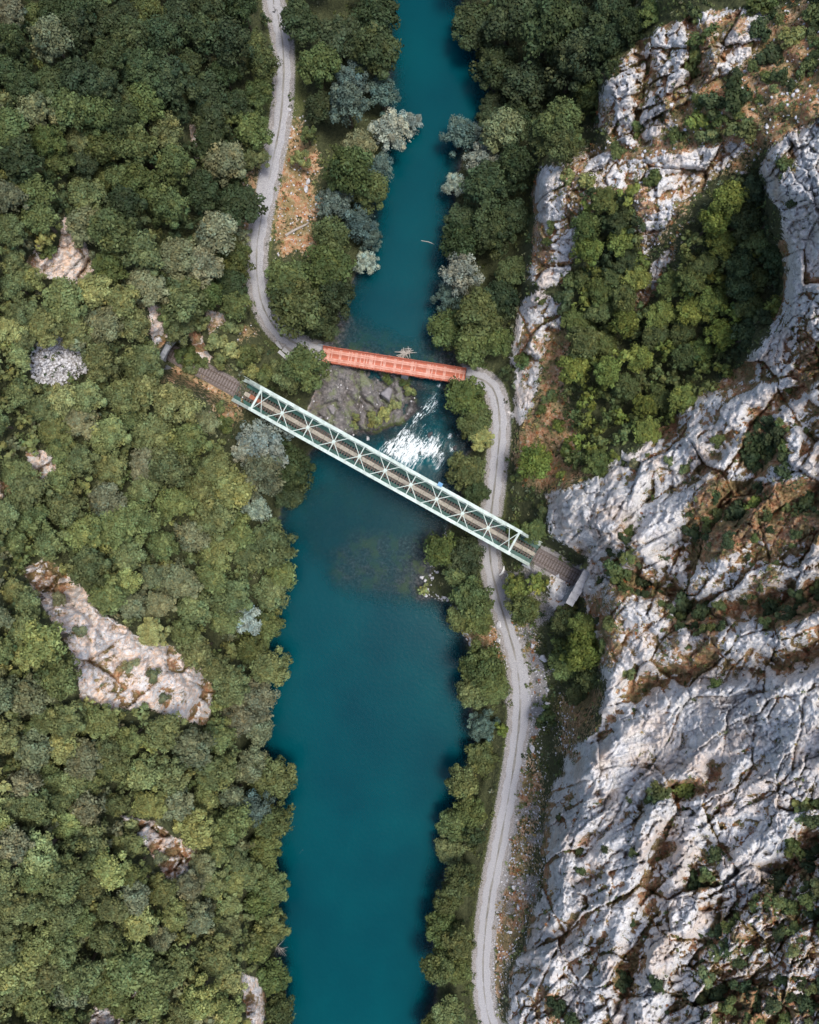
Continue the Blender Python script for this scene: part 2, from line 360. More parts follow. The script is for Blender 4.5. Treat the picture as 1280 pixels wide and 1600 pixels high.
def zat(u, v):
    i = np.clip(np.searchsorted(us, u) - 1, 0, len(us) - 2); j = np.clip(np.searchsorted(vsx, v) - 1, 0, len(vsx) - 2)
    a = np.clip((u - us[i]) / (us[i + 1] - us[i]), 0, 1); b = np.clip((v - vsx[j]) / (vsx[j + 1] - vsx[j]), 0, 1)
    return (ZG[j, i] * (1 - a) + ZG[j, i + 1] * a) * (1 - b) + (ZG[j + 1, i] * (1 - a) + ZG[j + 1, i + 1] * a) * b


def gat(A, u, v):
    i = int(np.clip(np.searchsorted(us, u), 0, len(us) - 1)); j = int(np.clip(np.searchsorted(vsx, v), 0, len(vsx) - 1))
    return float(A[j, i])


def ground_under(u, v, h=0.0):
    """point on the ground whose column at height h above it shows at pixel (u, v)"""
    z = zat(u, v)
    for _ in range(5):
        p = P(u, v, z + h); uu, vv = PX(p.x, p.y, z); z = 0.5 * z + 0.5 * zat(uu, vv)
    p = P(u, v, z + h)
    return Vector((p.x, p.y, z))


# ------------------------------------------------------------------ materials
def mat(name):
    m = bpy.data.materials.new(name); m.use_nodes = True
    n = m.node_tree; n.nodes.clear()
    o = n.nodes.new('ShaderNodeOutputMaterial'); b = n.nodes.new('ShaderNodeBsdfPrincipled')
    n.links.new(b.outputs[0], o.inputs[0])
    b.inputs['Specular IOR Level'].default_value = 0.25
    return m, n, b, o


def N(n, t, **kw):
    x = n.nodes.new(t)
    for k, v in kw.items(): setattr(x, k, v)
    return x


def noise(n, scale, detail=4, rough=0.55, coord=None, dist=0.0):
    x = N(n, 'ShaderNodeTexNoise'); x.inputs['Scale'].default_value = scale; x.inputs['Detail'].default_value = detail
    x.inputs['Roughness'].default_value = rough; x.inputs['Distortion'].default_value = dist
    if coord is not None: n.links.new(coord, x.inputs['Vector'])
    return x.outputs['Fac']


def ramp(n, fac, stops, interp='LINEAR'):
    r = N(n, 'ShaderNodeValToRGB'); r.color_ramp.interpolation = interp
    el = r.color_ramp.elements
    while len(el) < len(stops): el.new(0.5)
    for e, (p, c) in zip(el, stops):
        e.position = p; e.color = (c[0], c[1], c[2], 1) if not np.isscalar(c) else (c, c, c, 1)
    n.links.new(fac, r.inputs[0]); return r.outputs[0]


def mixc(n, fac, a, b):
    x = N(n, 'ShaderNodeMix', data_type='RGBA')
    for s, i in ((fac, 0), (a, 6), (b, 7)):
        if hasattr(s, 'links'): n.links.new(s, x.inputs[i])
        elif i == 0: x.inputs[0].default_value = s
        else: x.inputs[i].default_value = (*s, 1)
    return x.outputs[2]


def math_(n, op, a, b=None, clamp=False):
    x = N(n, 'ShaderNodeMath', operation=op); x.use_clamp = clamp
    for s, i in ((a, 0), (b, 1)):
        if s is None: continue
        if hasattr(s, 'links'): n.links.new(s, x.inputs[i])
        else: x.inputs[i].default_value = s
    return x.outputs[0]


def attr(n, name):
    x = N(n, 'ShaderNodeAttribute'); x.attribute_name = name; return x


def objco(n):
    return N(n, 'ShaderNodeTexCoord').outputs['Object']


def simple(name, col, rough=0.7, var=0.25, scale=3.0, metal=0.0, bump=0.0, col2=None):
    m, n, b, o = mat(name); co = objco(n)
    f = noise(n, scale, 5, 0.6, co)
    c2 = col2 or tuple(c * (1 - var) for c in col); c1 = tuple(min(1, c * (1 + var * 0.5)) for c in col)
    n.links.new(ramp(n, f, [(0.32, c2), (0.68, c1)]), b.inputs['Base Color'])
    b.inputs['Roughness'].default_value = rough; b.inputs['Metallic'].default_value = metal
    if bump:
        bp = N(n, 'ShaderNodeBump'); bp.inputs['Strength'].default_value = bump; bp.inputs['Distance'].default_value = 0.1
        n.links.new(f, bp.inputs['Height']); n.links.new(bp.outputs[0], b.inputs['Normal'])
    return m


def thresh(n, mask, nz, amp, lo=0.4, hi=0.6):
    a = math_(n, 'MULTIPLY_ADD', nz, amp); a.node.inputs[2].default_value = -amp * 0.5
    s = math_(n, 'ADD', mask, a)
    r = N(n, 'ShaderNodeMapRange'); r.interpolation_type = 'SMOOTHSTEP'
    r.inputs['From Min'].default_value = lo; r.inputs['From Max'].default_value = hi
    n.links.new(s, r.inputs['Value']); return r.outputs[0]


def terrain_mat():
    m, n, b, o = mat('terrain'); co = objco(n)
    A = attr(n, 'cover'); sep = N(n, 'ShaderNodeSeparateColor'); n.links.new(A.outputs['Color'], sep.inputs[0])
    rk, earth, grav = sep.outputs[0], sep.outputs[1], sep.outputs[2]
    A2 = attr(n, 'cover_b'); sep2 = N(n, 'ShaderNodeSeparateColor'); n.links.new(A2.outputs['Color'], sep2.inputs[0])
    grass, wet, pale = sep2.outputs[0], sep2.outputs[1], sep2.outputs[2]
    n1 = noise(n, 0.35, 6, 0.62, co); n2 = noise(n, 1.6, 6, 0.65, co); n3 = noise(n, 5.5, 4, 0.6, co); n4 = noise(n, 0.9, 5, 0.6, co, 1.2)
    # limestone
    st0 = N(n, 'ShaderNodeMapping'); st0.inputs['Rotation'].default_value = (0, 0, -0.75); n.links.new(co, st0.inputs[0])
    st = N(n, 'ShaderNodeMapping'); st.inputs['Scale'].default_value = (0.6, 1.3, 0.9); n.links.new(st0.outputs[0], st.inputs[0]); ns = noise(n, 1.1, 7, 0.68, st.outputs[0], 0.8)
    lime = ramp(n, ns, [(0.27, (0.26, 0.26, 0.275)), (0.37, (0.56, 0.56, 0.565)), (0.47, (0.72, 0.715, 0.71)), (0.75, (0.80, 0.785, 0.765))])
    lime = mixc(n, math_(n, 'MULTIPLY', ramp(n, n1, [(0.45, 0.0), (0.7, 1.0)]), 0.3), lime, (0.40, 0.44, 0.52))
    lime = mixc(n, ramp(n, n3, [(0.28, 0.75), (0.37, 0.0)]), lime, (0.14, 0.135, 0.13))
    vo = N(n, 'ShaderNodeTexVoronoi', feature='DISTANCE_TO_EDGE'); vo.inputs['Scale'].default_value = 0.95
    wp = N(n, 'ShaderNodeVectorMath', operation='MULTIPLY_ADD'); nzc = N(n, 'ShaderNodeTexNoise'); nzc.inputs['Scale'].default_value = 1.4; n.links.new(co, nzc.inputs['Vector'])
    n.links.new(nzc.outputs['Color'], wp.inputs[0]); wp.inputs[1].default_value = (1.3, 1.3, 1.3); n.links.new(st.outputs[0], wp.inputs[2]); n.links.new(wp.outputs[0], vo.inputs['Vector'])
    crack = math_(n, 'MULTIPLY', ramp(n, vo.outputs['Distance'], [(0.0, 1.0), (0.055, 0.0)]), ramp(n, n1, [(0.42, 0.1), (0.64, 0.85)]))
    lime = mixc(n, math_(n, 'MULTIPLY', ramp(n, noise(n, 0.16, 5, 0.6, co), [(0.46, 0.0), (0.66, 1.0)]), 0.55), lime, (0.62, 0.47, 0.36))
    bsep = N(n, 'ShaderNodeSeparateColor'); n.links.new(attr(n, 'bed').outputs['Color'], bsep.inputs[0])
    lime = mixc(n, math_(n, 'MULTIPLY', bsep.outputs[1], ramp(n, n4, [(0.44, 0.0), (0.62, 0.7)])), lime, (0.76, 0.50, 0.33))
    lime = mixc(n, crack, lime, (0.16, 0.15, 0.14))
    # earth, litter, dry grass
    ea = ramp(n, n2, [(0.30, (0.16, 0.085, 0.05)), (0.44, (0.40, 0.19, 0.10)), (0.53, (0.47, 0.28, 0.16)), (0.61, (0.45, 0.35, 0.22)), (0.69, (0.60, 0.56, 0.53))])
    dry = ramp(n, n4, [(0.35, (0.09, 0.095, 0.04)), (0.62, (0.27, 0.215, 0.10))])
    ea = mixc(n, ramp(n, n1, [(0.42, 0.0), (0.56, 0.85)]), ea, dry)
    floor = ramp(n, n2, [(0.3, (0.035, 0.042, 0.02)), (0.6, (0.07, 0.08, 0.036)), (0.78, (0.12, 0.105, 0.055))])
    gr = ramp(n, n3, [(0.3, (0.045, 0.06, 0.02)), (0.55, (0.10, 0.115, 0.042)), (0.75, (0.17, 0.165, 0.075))])
    gv_ = ramp(n, n3, [(0.28, (0.16, 0.15, 0.145)), (0.5, (0.30, 0.285, 0.275)), (0.72, (0.44, 0.42, 0.41))])
    c = floor
    c = mixc(n, thresh(n, grass, n2, 0.8), c, gr)
    c = mixc(n, thresh(n, earth, n2, 2.2), c, ea)
    c = mixc(n, thresh(n, grav, n3, 0.9), c, gv_)
    c = mixc(n, thresh(n, rk, n4, 1.6), c, lime)
    # earth and scrub lodged on the rock
    c = mixc(n, math_(n, 'MULTIPLY', thresh(n, pale, n2, 1.5, 0.42, 0.62), 1.0), c, ea)
    wetc = ramp(n, n2, [(0.34, (0.025, 0.024, 0.026)), (0.5, (0.085, 0.078, 0.078)), (0.7, (0.24, 0.22, 0.215))])
    wetc = mixc(n, ramp(n, n1, [(0.5, 0.0), (0.6, 0.9)]), wetc, (0.12, 0.15, 0.05))
    c = mixc(n, wet, c, wetc)
    c = mixc(n, math_(n, 'MULTIPLY', bsep.outputs[0], 0.85), c, (0.012, 0.02, 0.026))
    n.links.new(c, b.inputs['Base Color']); b.inputs['Roughness'].default_value = 0.9
    vb = N(n, 'ShaderNodeTexVoronoi'); vb.inputs['Scale'].default_value = 1.9; n.links.new(wp.outputs[0], vb.inputs['Vector'])
    cellv = N(n, 'ShaderNodeSeparateColor'); n.links.new(vb.outputs['Color'], cellv.inputs[0])
    facet = math_(n, 'ADD', math_(n, 'MULTIPLY', cellv.outputs[0], 0.5), math_(n, 'MULTIPLY', vb.outputs['Distance'], -0.9))
    bp = N(n, 'ShaderNodeBump'); bp.inputs['Strength'].default_value = 0.65; bp.inputs['Distance'].default_value = 0.4
    n.links.new(math_(n, 'ADD', facet, math_(n, 'ADD', math_(n, 'MULTIPLY', n3, 0.7), ns)), bp.inputs['Height']); n.links.new(bp.outputs[0], b.inputs['Normal'])
    return m


def leaf_mat(name):
    m, n, b, o = mat(name)
    oi = N(n, 'ShaderNodeObjectInfo'); at = attr(n, 'tone')
    co = objco(n)
    c = N(n, 'ShaderNodeMix', data_type='RGBA', blend_type='MULTIPLY'); c.inputs[0].default_value = 1.0
    n.links.new(oi.outputs['Color'], c.inputs[6]); n.links.new(at.outputs['Color'], c.inputs[7])
    n.links.new(c.outputs[2], b.inputs['Base Color']); b.inputs['Roughness'].default_value = 0.55
    b.inputs['Specular IOR Level'].default_value = 0.11
    tr = N(n, 'ShaderNodeBsdfTranslucent'); n.links.new(c.outputs[2], tr.inputs[0])
    mx = N(n, 'ShaderNodeMixShader'); mx.inputs[0].default_value = 0.22
    n.links.new(b.outputs[0], mx.inputs[1]); n.links.new(tr.outputs[0], mx.inputs[2]); n.links.new(mx.outputs[0], o.inputs[0])
    return m


def water_mat():
    m, n, b, o = mat('river_water'); co = objco(n)
    A = attr(n, 'water'); sep = N(n, 'ShaderNodeSeparateColor'); n.links.new(A.outputs['Color'], sep.inputs[0])
    depth, foam, _ = sep.outputs
    n1 = noise(n, 0.05, 4, 0.5, co); n2 = noise(n, 0.5, 3, 0.5, co)
    teal = ramp(n, n1, [(0.3, (0.000, 0.038, 0.053)), (0.7, (0.000, 0.058, 0.071))])
    mp0 = N(n, 'ShaderNodeMapping'); mp0.inputs['Rotation'].default_value = (0, 0, math.radians(34)); n.links.new(co, mp0.inputs[0])
    mp = N(n, 'ShaderNodeMapping'); mp.inputs['Scale'].default_value = (1.1, 0.22, 1); n.links.new(mp0.outputs[0], mp.inputs[0]); nf = noise(n, 2.1, 8, 0.76, mp.outputs[0], 0.9)
    fm = thresh(n, foam, nf, 2.6, 0.46, 0.84)
    teal = mixc(n, math_(n, 'MULTIPLY', foam, 0.55), teal, (0.03, 0.22, 0.26))
    c = mixc(n, fm, teal, (0.74, 0.80, 0.82)); n.links.new(c, b.inputs['Base Color'])
    r = math_(n, 'MULTIPLY_ADD', fm, 0.6); r.node.inputs[2].default_value = 0.2; n.links.new(r, b.inputs['Roughness'])
    b.inputs['IOR'].default_value = 1.33; b.inputs['Specular IOR Level'].default_value = 0.11
    n.links.new(math_(n, 'MAXIMUM', depth, fm), b.inputs['Alpha'])
    wv = noise(n, 1.3, 4, 0.6, co)
    bp = N(n, 'ShaderNodeBump'); bp.inputs['Strength'].default_value = 0.22; bp.inputs['Distance'].default_value = 0.15
    n.links.new(wv, bp.inputs['Height']); n.links.new(bp.outputs[0], b.inputs['Normal'])
    return m


def road_mat():
    m, n, b, o = mat('gravel_road'); co = objco(n)
    A = attr(n, 'across'); ac = A.outputs['Fac']
    n2 = noise(n, 0.8, 6, 0.65, co); n3 = noise(n, 7, 4, 0.65, co); n4 = noise(n, 0.12, 3, 0.5, co)
    base = ramp(n, n3, [(0.3, (0.21, 0.21, 0.225)), (0.5, (0.33, 0.33, 0.345)), (0.7, (0.45, 0.45, 0.46))])
    mid = ramp(n, n2, [(0.35, (0.10, 0.095, 0.075)), (0.6, (0.25, 0.24, 0.22))])
    # middle strip between the wheel ruts: darker loose soil, patchy along the road
    ms = math_(n, 'SUBTRACT', 1.0, math_(n, 'DIVIDE', math_(n, 'ABSOLUTE', ac), 0.16, True))
    ms = thresh(n, math_(n, 'MULTIPLY', ms, ramp(n, n4, [(0.36, 0.45), (0.55, 1.0)])), n2, 1.1, 0.36, 0.75)
    c = mixc(n, math_(n, 'MULTIPLY', ms, 0.95), base, mid)
    ed = thresh(n, math_(n, 'SUBTRACT', math_(n, 'ABSOLUTE', ac), 0.42), n2, 0.8, 0.42, 0.62)
    c = mixc(n, ed, c, (0.21, 0.18, 0.13))
    n.links.new(c, b.inputs['Base Color']); b.inputs['Roughness'].default_value = 0.95
    bp = N(n, 'ShaderNodeBump'); bp.inputs['Strength'].default_value = 0.4; bp.inputs['Distance'].default_value = 0.08
    n.links.new(n3, bp.inputs['Height']); n.links.new(bp.outputs[0], b.inputs['Normal'])
    return m


M = dict(terrain=terrain_mat(), leaf=leaf_mat('foliage'), water=water_mat(), road=road_mat(),
         bark=simple('bark', (0.12, 0.095, 0.07), 0.9, 0.4, 4), dead=simple('dead_wood', (0.42, 0.38, 0.34), 0.9, 0.4, 5),
         mint=simple('mint_paint', (0.47, 0.56, 0.515), 0.5, 0.3, 0.9), deck=simple('dark_green_plate', (0.022, 0.085, 0.068), 0.5, 0.35, 1.0),
         rust=simple('rail_steel', (0.10, 0.07, 0.055), 0.5, 0.3, 2.0), sleeper=simple('sleeper_wood', (0.13, 0.105, 0.092), 0.9, 0.4, 3),
         plank=simple('grey_plank', (0.36, 0.33, 0.27), 0.85, 0.35, 2.0), ballast=simple('ballast', (0.215, 0.185, 0.175), 0.95, 0.5, 6, bump=0.5),
         redw=simple('red_planks', (0.50, 0.155, 0.095), 0.8, 0.35, 1.3), redl=simple('worn_red_planks', (0.58, 0.34, 0.27), 0.8, 0.3, 1.0, col2=(0.46, 0.20, 0.145)),
         stone=simple('cut_stone', (0.30, 0.32, 0.35), 0.9, 0.35, 1.5, bump=0.3), concrete=simple('concrete', (0.42, 0.42, 0.43), 0.9, 0.25, 1.5, bump=0.2),
         steel=simple('dark_steel', (0.06, 0.06, 0.065), 0.6, 0.3, 2), rock=simple('boulder_limestone', (0.58, 0.58, 0.60), 0.9, 0.45, 1.4, bump=0.5),
         white=simple('white_paint', (0.78, 0.79, 0.78), 0.5, 0.1, 2), blue=simple('blue_paint', (0.12, 0.30, 0.50), 0.5, 0.2, 2), dark=simple('tunnel_shade_and_core', (0.025, 0.024, 0.023), 0.95, 0.3, 2))  # last one: near-black for painted tunnel darkness, also fills the abutment cores


n_ = M['mint'].node_tree; b_ = [q for q in n_.nodes if q.type == 'BSDF_PRINCIPLED'][0]; src = b_.inputs['Base Color'].links[0].from_socket
rs = ramp(n_, noise(n_, 2.4, 6, 0.7, objco(n_)), [(0.60, 0.0), (0.70, 0.7)])
n_.links.new(mixc(n_, rs, src, (0.27, 0.19, 0.13)), b_.inputs['Base Color'])


# ------------------------------------------------------------------ helpers
def mesh_np(name, verts, faces, material=None, smooth=False):
    """faces: (n,4) or (n,3) int array"""
    verts = np.asarray(verts, np.float32); faces = np.asarray(faces, np.int32)
    me = bpy.data.meshes.new(name); k = faces.shape[1]
    me.vertices.add(len(verts)); me.vertices.foreach_set('co', verts.ravel())
    me.loops.add(faces.size); me.loops.foreach_set('vertex_index', faces.ravel())
    me.polygons.add(len(faces)); me.polygons.foreach_set('loop_start', np.arange(0, faces.size, k, dtype=np.int32))
    try: me.polygons.foreach_set('loop_total', np.full(len(faces), k, np.int32))
    except Exception: pass
    if smooth: me.polygons.foreach_set('use_smooth', np.ones(len(faces), bool))
    me.update(calc_edges=True)
    if material: me.materials.append(material)
    return me


def vcol(me, name, rgb, domain='POINT'):
    rgb = np.asarray(rgb, np.float32); a = np.ones((len(rgb), 4), np.float32); a[:, :3] = rgb
    at = me.attributes.new(name, 'FLOAT_COLOR', domain); at.data.foreach_set('color', a.ravel())


def obj(name, me, parent=None, loc=None):
    o = bpy.data.objects.new(name, me); COL.objects.link(o)
    if parent is not None: o.parent = parent
    if loc is not None: o.location = loc
    return o


def tag(o, label=None, cat=None, group=None, kind=None):
    if label: o['label'] = label
    if cat: o['category'] = cat
    if group: o['group'] = group
    if kind: o['kind'] = kind
    return o


def empty(name, loc=(0, 0, 0), rz=0.0):
    o = bpy.data.objects.new(name, None); COL.objects.link(o); o.location = loc; o.rotation_euler = (0, 0, rz)
    o.empty_display_size = 0.5; return o


BOXF = [(0, 3, 2, 1), (4, 5, 6, 7), (0, 1, 5, 4), (1, 2, 6, 5), (2, 3, 7, 6), (3, 0, 4, 7)]


def box_v(x0, x1, y0, y1, z0, z1):
    return [(x0, y0, z0), (x1, y0, z0), (x1, y1, z0), (x0, y1, z0), (x0, y0, z1), (x1, y0, z1), (x1, y1, z1), (x0, y1, z1)]


def beam_v(a, b, wdt, hgt, up=(0, 0, 1)):
    a = Vector(a); b = Vector(b); d = (b - a).normalized(); up = Vector(up)
    s = d.cross(up)
    if s.length < 1e-4: s = d.cross(Vector((0, 1, 0)))
    s.normalize(); t = s.cross(d).normalized()
    s *= wdt / 2; t *= hgt / 2
    return [a - s - t, a + s - t, a + s + t, a - s + t, b - s - t, b + s - t, b + s + t, b - s + t]


class MB:
    def __init__(s): s.v = []; s.f = []
    def add(s, v, f):
        k = len(s.v); s.v += [tuple(q) for q in v]; s.f += [tuple(i + k for i in q) for q in f]; return s
    def box(s, *a): return s.add(box_v(*a), BOXF)
    def beam(s, a, b, w_, h_, up=(0, 0, 1)): return s.add(beam_v(a, b, w_, h_, up), BOXF)
    def tube(s, pts, rad, n=6):
        k = len(s.v)
        for i, p in enumerate(pts):
            p = Vector(p); q = Vector(pts[min(i + 1, len(pts) - 1)]) - Vector(pts[max(i - 1, 0)])
            d = q.normalized(); e = d.cross(Vector((0.3, 0.9, 0.2))).normalized(); g = d.cross(e)
            for j in range(n):
                t = 2 * math.pi * j / n
                s.v.append(tuple(p + (e * math.cos(t) + g * math.sin(t)) * rad[i]))
        for i in range(len(pts) - 1):
            for j in range(n):
                a = k + i * n + j; b = k + i * n + (j + 1) % n
                s.f.append((a, b, b + n, a + n))
        s.f.append(tuple(k + j for j in range(n))[::-1]); s.f.append(tuple(k + (len(pts) - 1) * n + j for j in range(n)))
        return s
    def mesh(s, name, material):
        me = bpy.data.meshes.new(name); me.from_pydata(s.v, [], s.f); me.update(); me.materials.append(material); return me
    def build(s, name, material, parent=None, loc=None): return obj(name, s.mesh(name, material), parent, loc)


# ------------------------------------------------------------------ terrain objects
K = (H - Z) / F
TX = (U - 640) * K; TY = -(V - 800) * K
ci = np.arange(U.size).reshape(U.shape)
F4 = np.stack([ci[1:, :-1], ci[1:, 1:], ci[:-1, 1:], ci[:-1, :-1]], -1).reshape(-1, 4)
fu = (U[1:, :-1] + U[1:, 1:]).reshape(-1) / 2; fv = (V[1:, :-1] + V[:-1, :-1]).reshape(-1) / 2
frv = RV[:-1, :-1].reshape(-1)
midx = np.interp(fv, [a[1] for a in RIGHT_BANK], [(a[0] + b) / 2 for a, b in zip(RIGHT_BANK, np.interp([q[1] for q in RIGHT_BANK], [q[1] for q in LEFT_BANK], [q[0] for q in LEFT_BANK]))])
earth = sstep(-28, 26, OR) * (0.62 + 0.38 * sstep(-0.3, 0.3, fbm(MX / 4, MY / 4, 3, 56)))
deepr = sstep(-6, 8, GR)
slope_flat = sstep(0.1, -0.6, hollow) * (rock > 0.3)
upper = np.full(U.shape, -60, np.float32)
for p in ROCK_R[1:]: upper = np.maximum(upper, poly_sd(WU, WV, p))
rusty = poly_sd(WU, WV, [(1080, 700), (1160, 600), (1300, 520), (1400, 500), (1400, 1010), (1250, 1000), (1120, 1060), (1000, 1080), (930, 1010), (920, 930), (1000, 900), (1100, 880), (1090, 780)], 60)
lodge = slope_flat * (0.42 + 0.4 * sstep(-0.2, 0.4, fbm(MX / 14, MY / 14, 3, 51))) + 0.42 * sstep(0.05, 0.5, fbm(MX / 6, MY / 8, 4, 52)) + 0.45 * deepr + 0.30 * gul_m * sstep(-0.15, 0.35, fbm(MX / 5, MY / 5, 3, 58))
lodge = lodge + 0.22 * sstep(-20, 10, upper) + 0.30 * sstep(-40, 30, rusty) + 0.02 * (U < 500) + 0.45 * sstep(46, 12, np.hypot(U - 75, V - 905))
lodge = np.clip(lodge, 0, 1) * (rock > 0.3)
# clean slab in the lower part of the cliff
slab = poly_sd(WU, WV, [(870, 1300), (920, 1160), (1000, 1120), (1130, 1060), (1280, 1000), (1400, 1010), (1400, 1200), (1200, 1230), (1100, 1200), (1050, 1290), (940, 1400), (870, 1440)])
lodge = lodge * (1 - 0.35 * sstep(-10, 30, slab))
verge = sstep(40, 17, DROAD)
grass = np.clip(0.55 * verge + 0.5 * sstep(0.0, 0.5, fbm(MX / 12, MY / 12, 3, 53)) + 0.75 * deepr, 0, 1)
right_bench = sstep(770, 800, U + 0 * V) * (1 - sstep(860, 900, U)) * sstep(820, 900, V)
grav = np.clip(1.2 * sstep(26, 13, DROAD) * 0.6 + (0.9 - 0.5 * (U < 500)) * sstep(26, 12, DRAIL) + scree_b * 1.2 + 0.55 * right_bench * sstep(-0.2, 0.3, fbm(MX / 5, MY / 5, 3, 54)) + 0.3 * (RV > -6), 0, 1)
grav = np.maximum(grav, 0.9 * sstep(6, -6, np.hypot((U - 830) / 1.0, (V - 1085) / 2.6) - 26))
bedmask = sstep(-2, 6, RV)
wet = np.clip(0.85 * sstep(-4, 6, LG) + sstep(-6, 4, RV), 0, 1)
CA = np.stack([rock_full.ravel(), np.clip(earth, 0, 1).ravel(), np.clip(grav, 0, 1).ravel()], 1)
CB = np.stack([grass.ravel(), wet.ravel(), lodge.ravel()], 1)
BED = np.stack([(bedmask * (1 - 0.6 * sstep(-20, 10, shoal)) * (1 - sstep(-30, 0, shoal2))).ravel()] * 3, 1)
ALLV = np.stack([TX.ravel(), TY.ravel(), Z.ravel()], 1)
ALLU = U.ravel()
water_f = frv > 4
for nm, sel, lab in (('riverbed', water_f, 'stony bed under the teal river'),
                     ('wooded_hillside', ~water_f & (fu < midx), 'steep wooded hillside left of the river with pale crags'),
                     ('limestone_cliff', ~water_f & (fu >= midx), 'pale limestone cliff and bench right of the river')):
    ff = F4[sel]; ids, inv = np.unique(ff, return_inverse=True)
    me = mesh_np(nm, ALLV[ids], inv.reshape(-1, 4), M['terrain'], smooth=False)
    vcol(me, 'cover', CA[ids]); vcol(me, 'cover_b', CB[ids]); vcol(me, 'bed', np.stack([BED[ids][:, 0], (ALLU[ids] < 500) * 1.0, 0 * BED[ids][:, 0]], 1))
    tag(obj(nm, me), lab, 'terrain', kind='structure')

# water
wu = np.arange(370, 800, 2.5); wv_ = np.concatenate([np.arange(-640, -20, 20), np.arange(-20, 590, 4), np.arange(590, 740, 1.5), np.arange(740, 1620, 4), np.arange(1620, 2250, 20)])
XU, XV = np.meshgrid(wu, wv_)
wl = 2.2 * (1 - sstep(602, 690, XV + (690 - XU) * 0.25))
sd = poly_sd(XU, XV, RIVER, 90)
a_ = XU * 0.137; b_ = XV * 0.137
FOAM = [(672, 622), (684, 613), (692, 620), (688, 640), (684, 668), (690, 695), (682, 722), (660, 716), (650, 732), (622, 728), (594, 708), (598, 690), (622, 676), (638, 660), (646, 642)]
xw = XU + 6 * fbm(XU / 16, XV / 16, 3, 61); xv2 = XV + 6 * fbm(XU / 16, XV / 16, 3, 62)
fo = poly_sd(xw, xv2, FOAM)
calm_dark = poly_sd(xw, xv2, [(645, 668), (672, 640), (690, 650), (684, 676), (660, 690)], 40)
foam = sstep(-14, 14, fo) * (0.60 + 0.20 * sstep(660, 705, XV)) * (1 - 0.5 * sstep(-5, 6, calm_dark))
for (fx, fy, fr) in ((703, 681, 5), (706, 700, 6), (684, 715, 12), (716, 683, 4), (683, 728, 6), (686, 601, 4)):
    foam = np.maximum(foam, 0.6 * sstep(fr + 3, fr - 3, np.hypot(XU - fx, (XV - fy) * 0.7)))
tur = sstep(-14, 10, fo)
wz = wl + tur * (0.35 * fbm(a_ / 1.1, b_ / 1.6, 3, 63) + 0.45 * foam * vnoise(a_ * 2.2, b_ * 1.6, 64))
k_ = (H - wz) / F
wdep = np.zeros(XU.shape)
ii = np.clip(np.searchsorted(us, XU.ravel()), 0, len(us) - 1); jj = np.clip(np.searchsorted(vsx, XV.ravel()), 0, len(vsx) - 1)
wdep = np.clip(wl - ZG[jj, ii].reshape(XU.shape), 0, 9)
alpha = np.clip(1 - np.exp(-wdep * 1.15), 0.12, 0.985)
wi = np.arange(XU.size).reshape(XU.shape)
wf = np.stack([wi[1:, :-1], wi[1:, 1:], wi[:-1, 1:], wi[:-1, :-1]], -1).reshape(-1, 4)
keep = sd[:-1, :-1].ravel() > -16
ff = wf[keep]; ids, inv = np.unique(ff, return_inverse=True)
wme = mesh_np('river_water', np.stack([((XU - 640) * k_).ravel(), (-(XV - 800) * k_).ravel(), wz.ravel()], 1)[ids], inv.reshape(-1, 4), M['water'], True)
vcol(wme, 'water', np.stack([alpha.ravel(), foam.ravel(), 0 * foam.ravel()], 1)[ids])
tag(obj('river_water', wme), 'teal river with a white rapid between the bridges', 'river', kind='structure')


# roads: ribbons lying on their benches
def road(name, line, half, lab, taper=None):
    pts = [P(u, v, z) for u, v, z in line]
    vv, ff, ac = [], [], []
    seg = 11
    acc = []
    for i, p in enumerate(pts):
        d = (pts[min(i + 1, len(pts) - 1)] - pts[max(i - 1, 0)]); d.z = 0; d.normalize(); s = Vector((-d.y, d.x, 0))
        wl_ = half * (1 + 0.10 * math.sin(i * 0.9) + 0.08 * math.sin(i * 2.3 + 1)); wr = half * (1 + 0.10 * math.sin(i * 1.3 + 2) + 0.08 * math.sin(i * 2.9))
        if taper: wl_, wr = taper(line[i], wl_, wr)
        for j in range(seg):
            t = j / (seg - 1) * 2 - 1
            q = p + s * (t * (wl_ if t > 0 else wr))
            zz = p.z + 0.10 - 0.05 * math.exp(-((abs(t) - 0.5) / 0.16) ** 2) - 0.14 * max(0, abs(t) - 0.85) / 0.15
            vv.append((q.x, q.y, zz)); acc.append(t * 0.5)
    for i in range(len(pts) - 1):
        for j in range(seg - 1):
            a = i * seg + j; ff.append((a, a + seg, a + seg + 1, a + 1))
    me = mesh_np(name, vv, np.array(ff)[:, ::-1], M['road'], True)
    at = me.attributes.new('across', 'FLOAT', 'POINT'); at.data.foreach_set('value', np.array(acc, np.float32))
    return tag(obj(name, me), lab, 'road', kind='structure')


road('gravel_road', LROAD, 1.42, 'pale gravel road curving down the left bank to the red bridge',
     lambda q, l, r: (l, r + (1.6 * math.exp(-((q[1] - 290) / 22) ** 2))))
road('gravel_road', RROAD, 1.50, 'pale gravel road along the right bank passing under the green bridge',
     lambda q, l, r: (l + 1.0 * math.exp(-((q[1] - 1085) / 45) ** 2), r))


# ------------------------------------------------------------------ green railway truss bridge
A_ = P(371, 608, ZR); B_ = P(836, 867, ZR)
LB = (B_ - A_).length; RZ = math.atan2(B_.y - A_.y, B_.x - A_.x)
br = empty('railway_bridge', A_, RZ)
tag(br, 'long mint green steel truss railway bridge slanting across the river', 'bridge')
HW, TH, NP = 2.32, 6.2, 12
pl = LB / NP
SH = {}


def shared(key, builder, name, material):
    if key not in SH: SH[key] = builder().mesh(name, material)
    return SH[key]


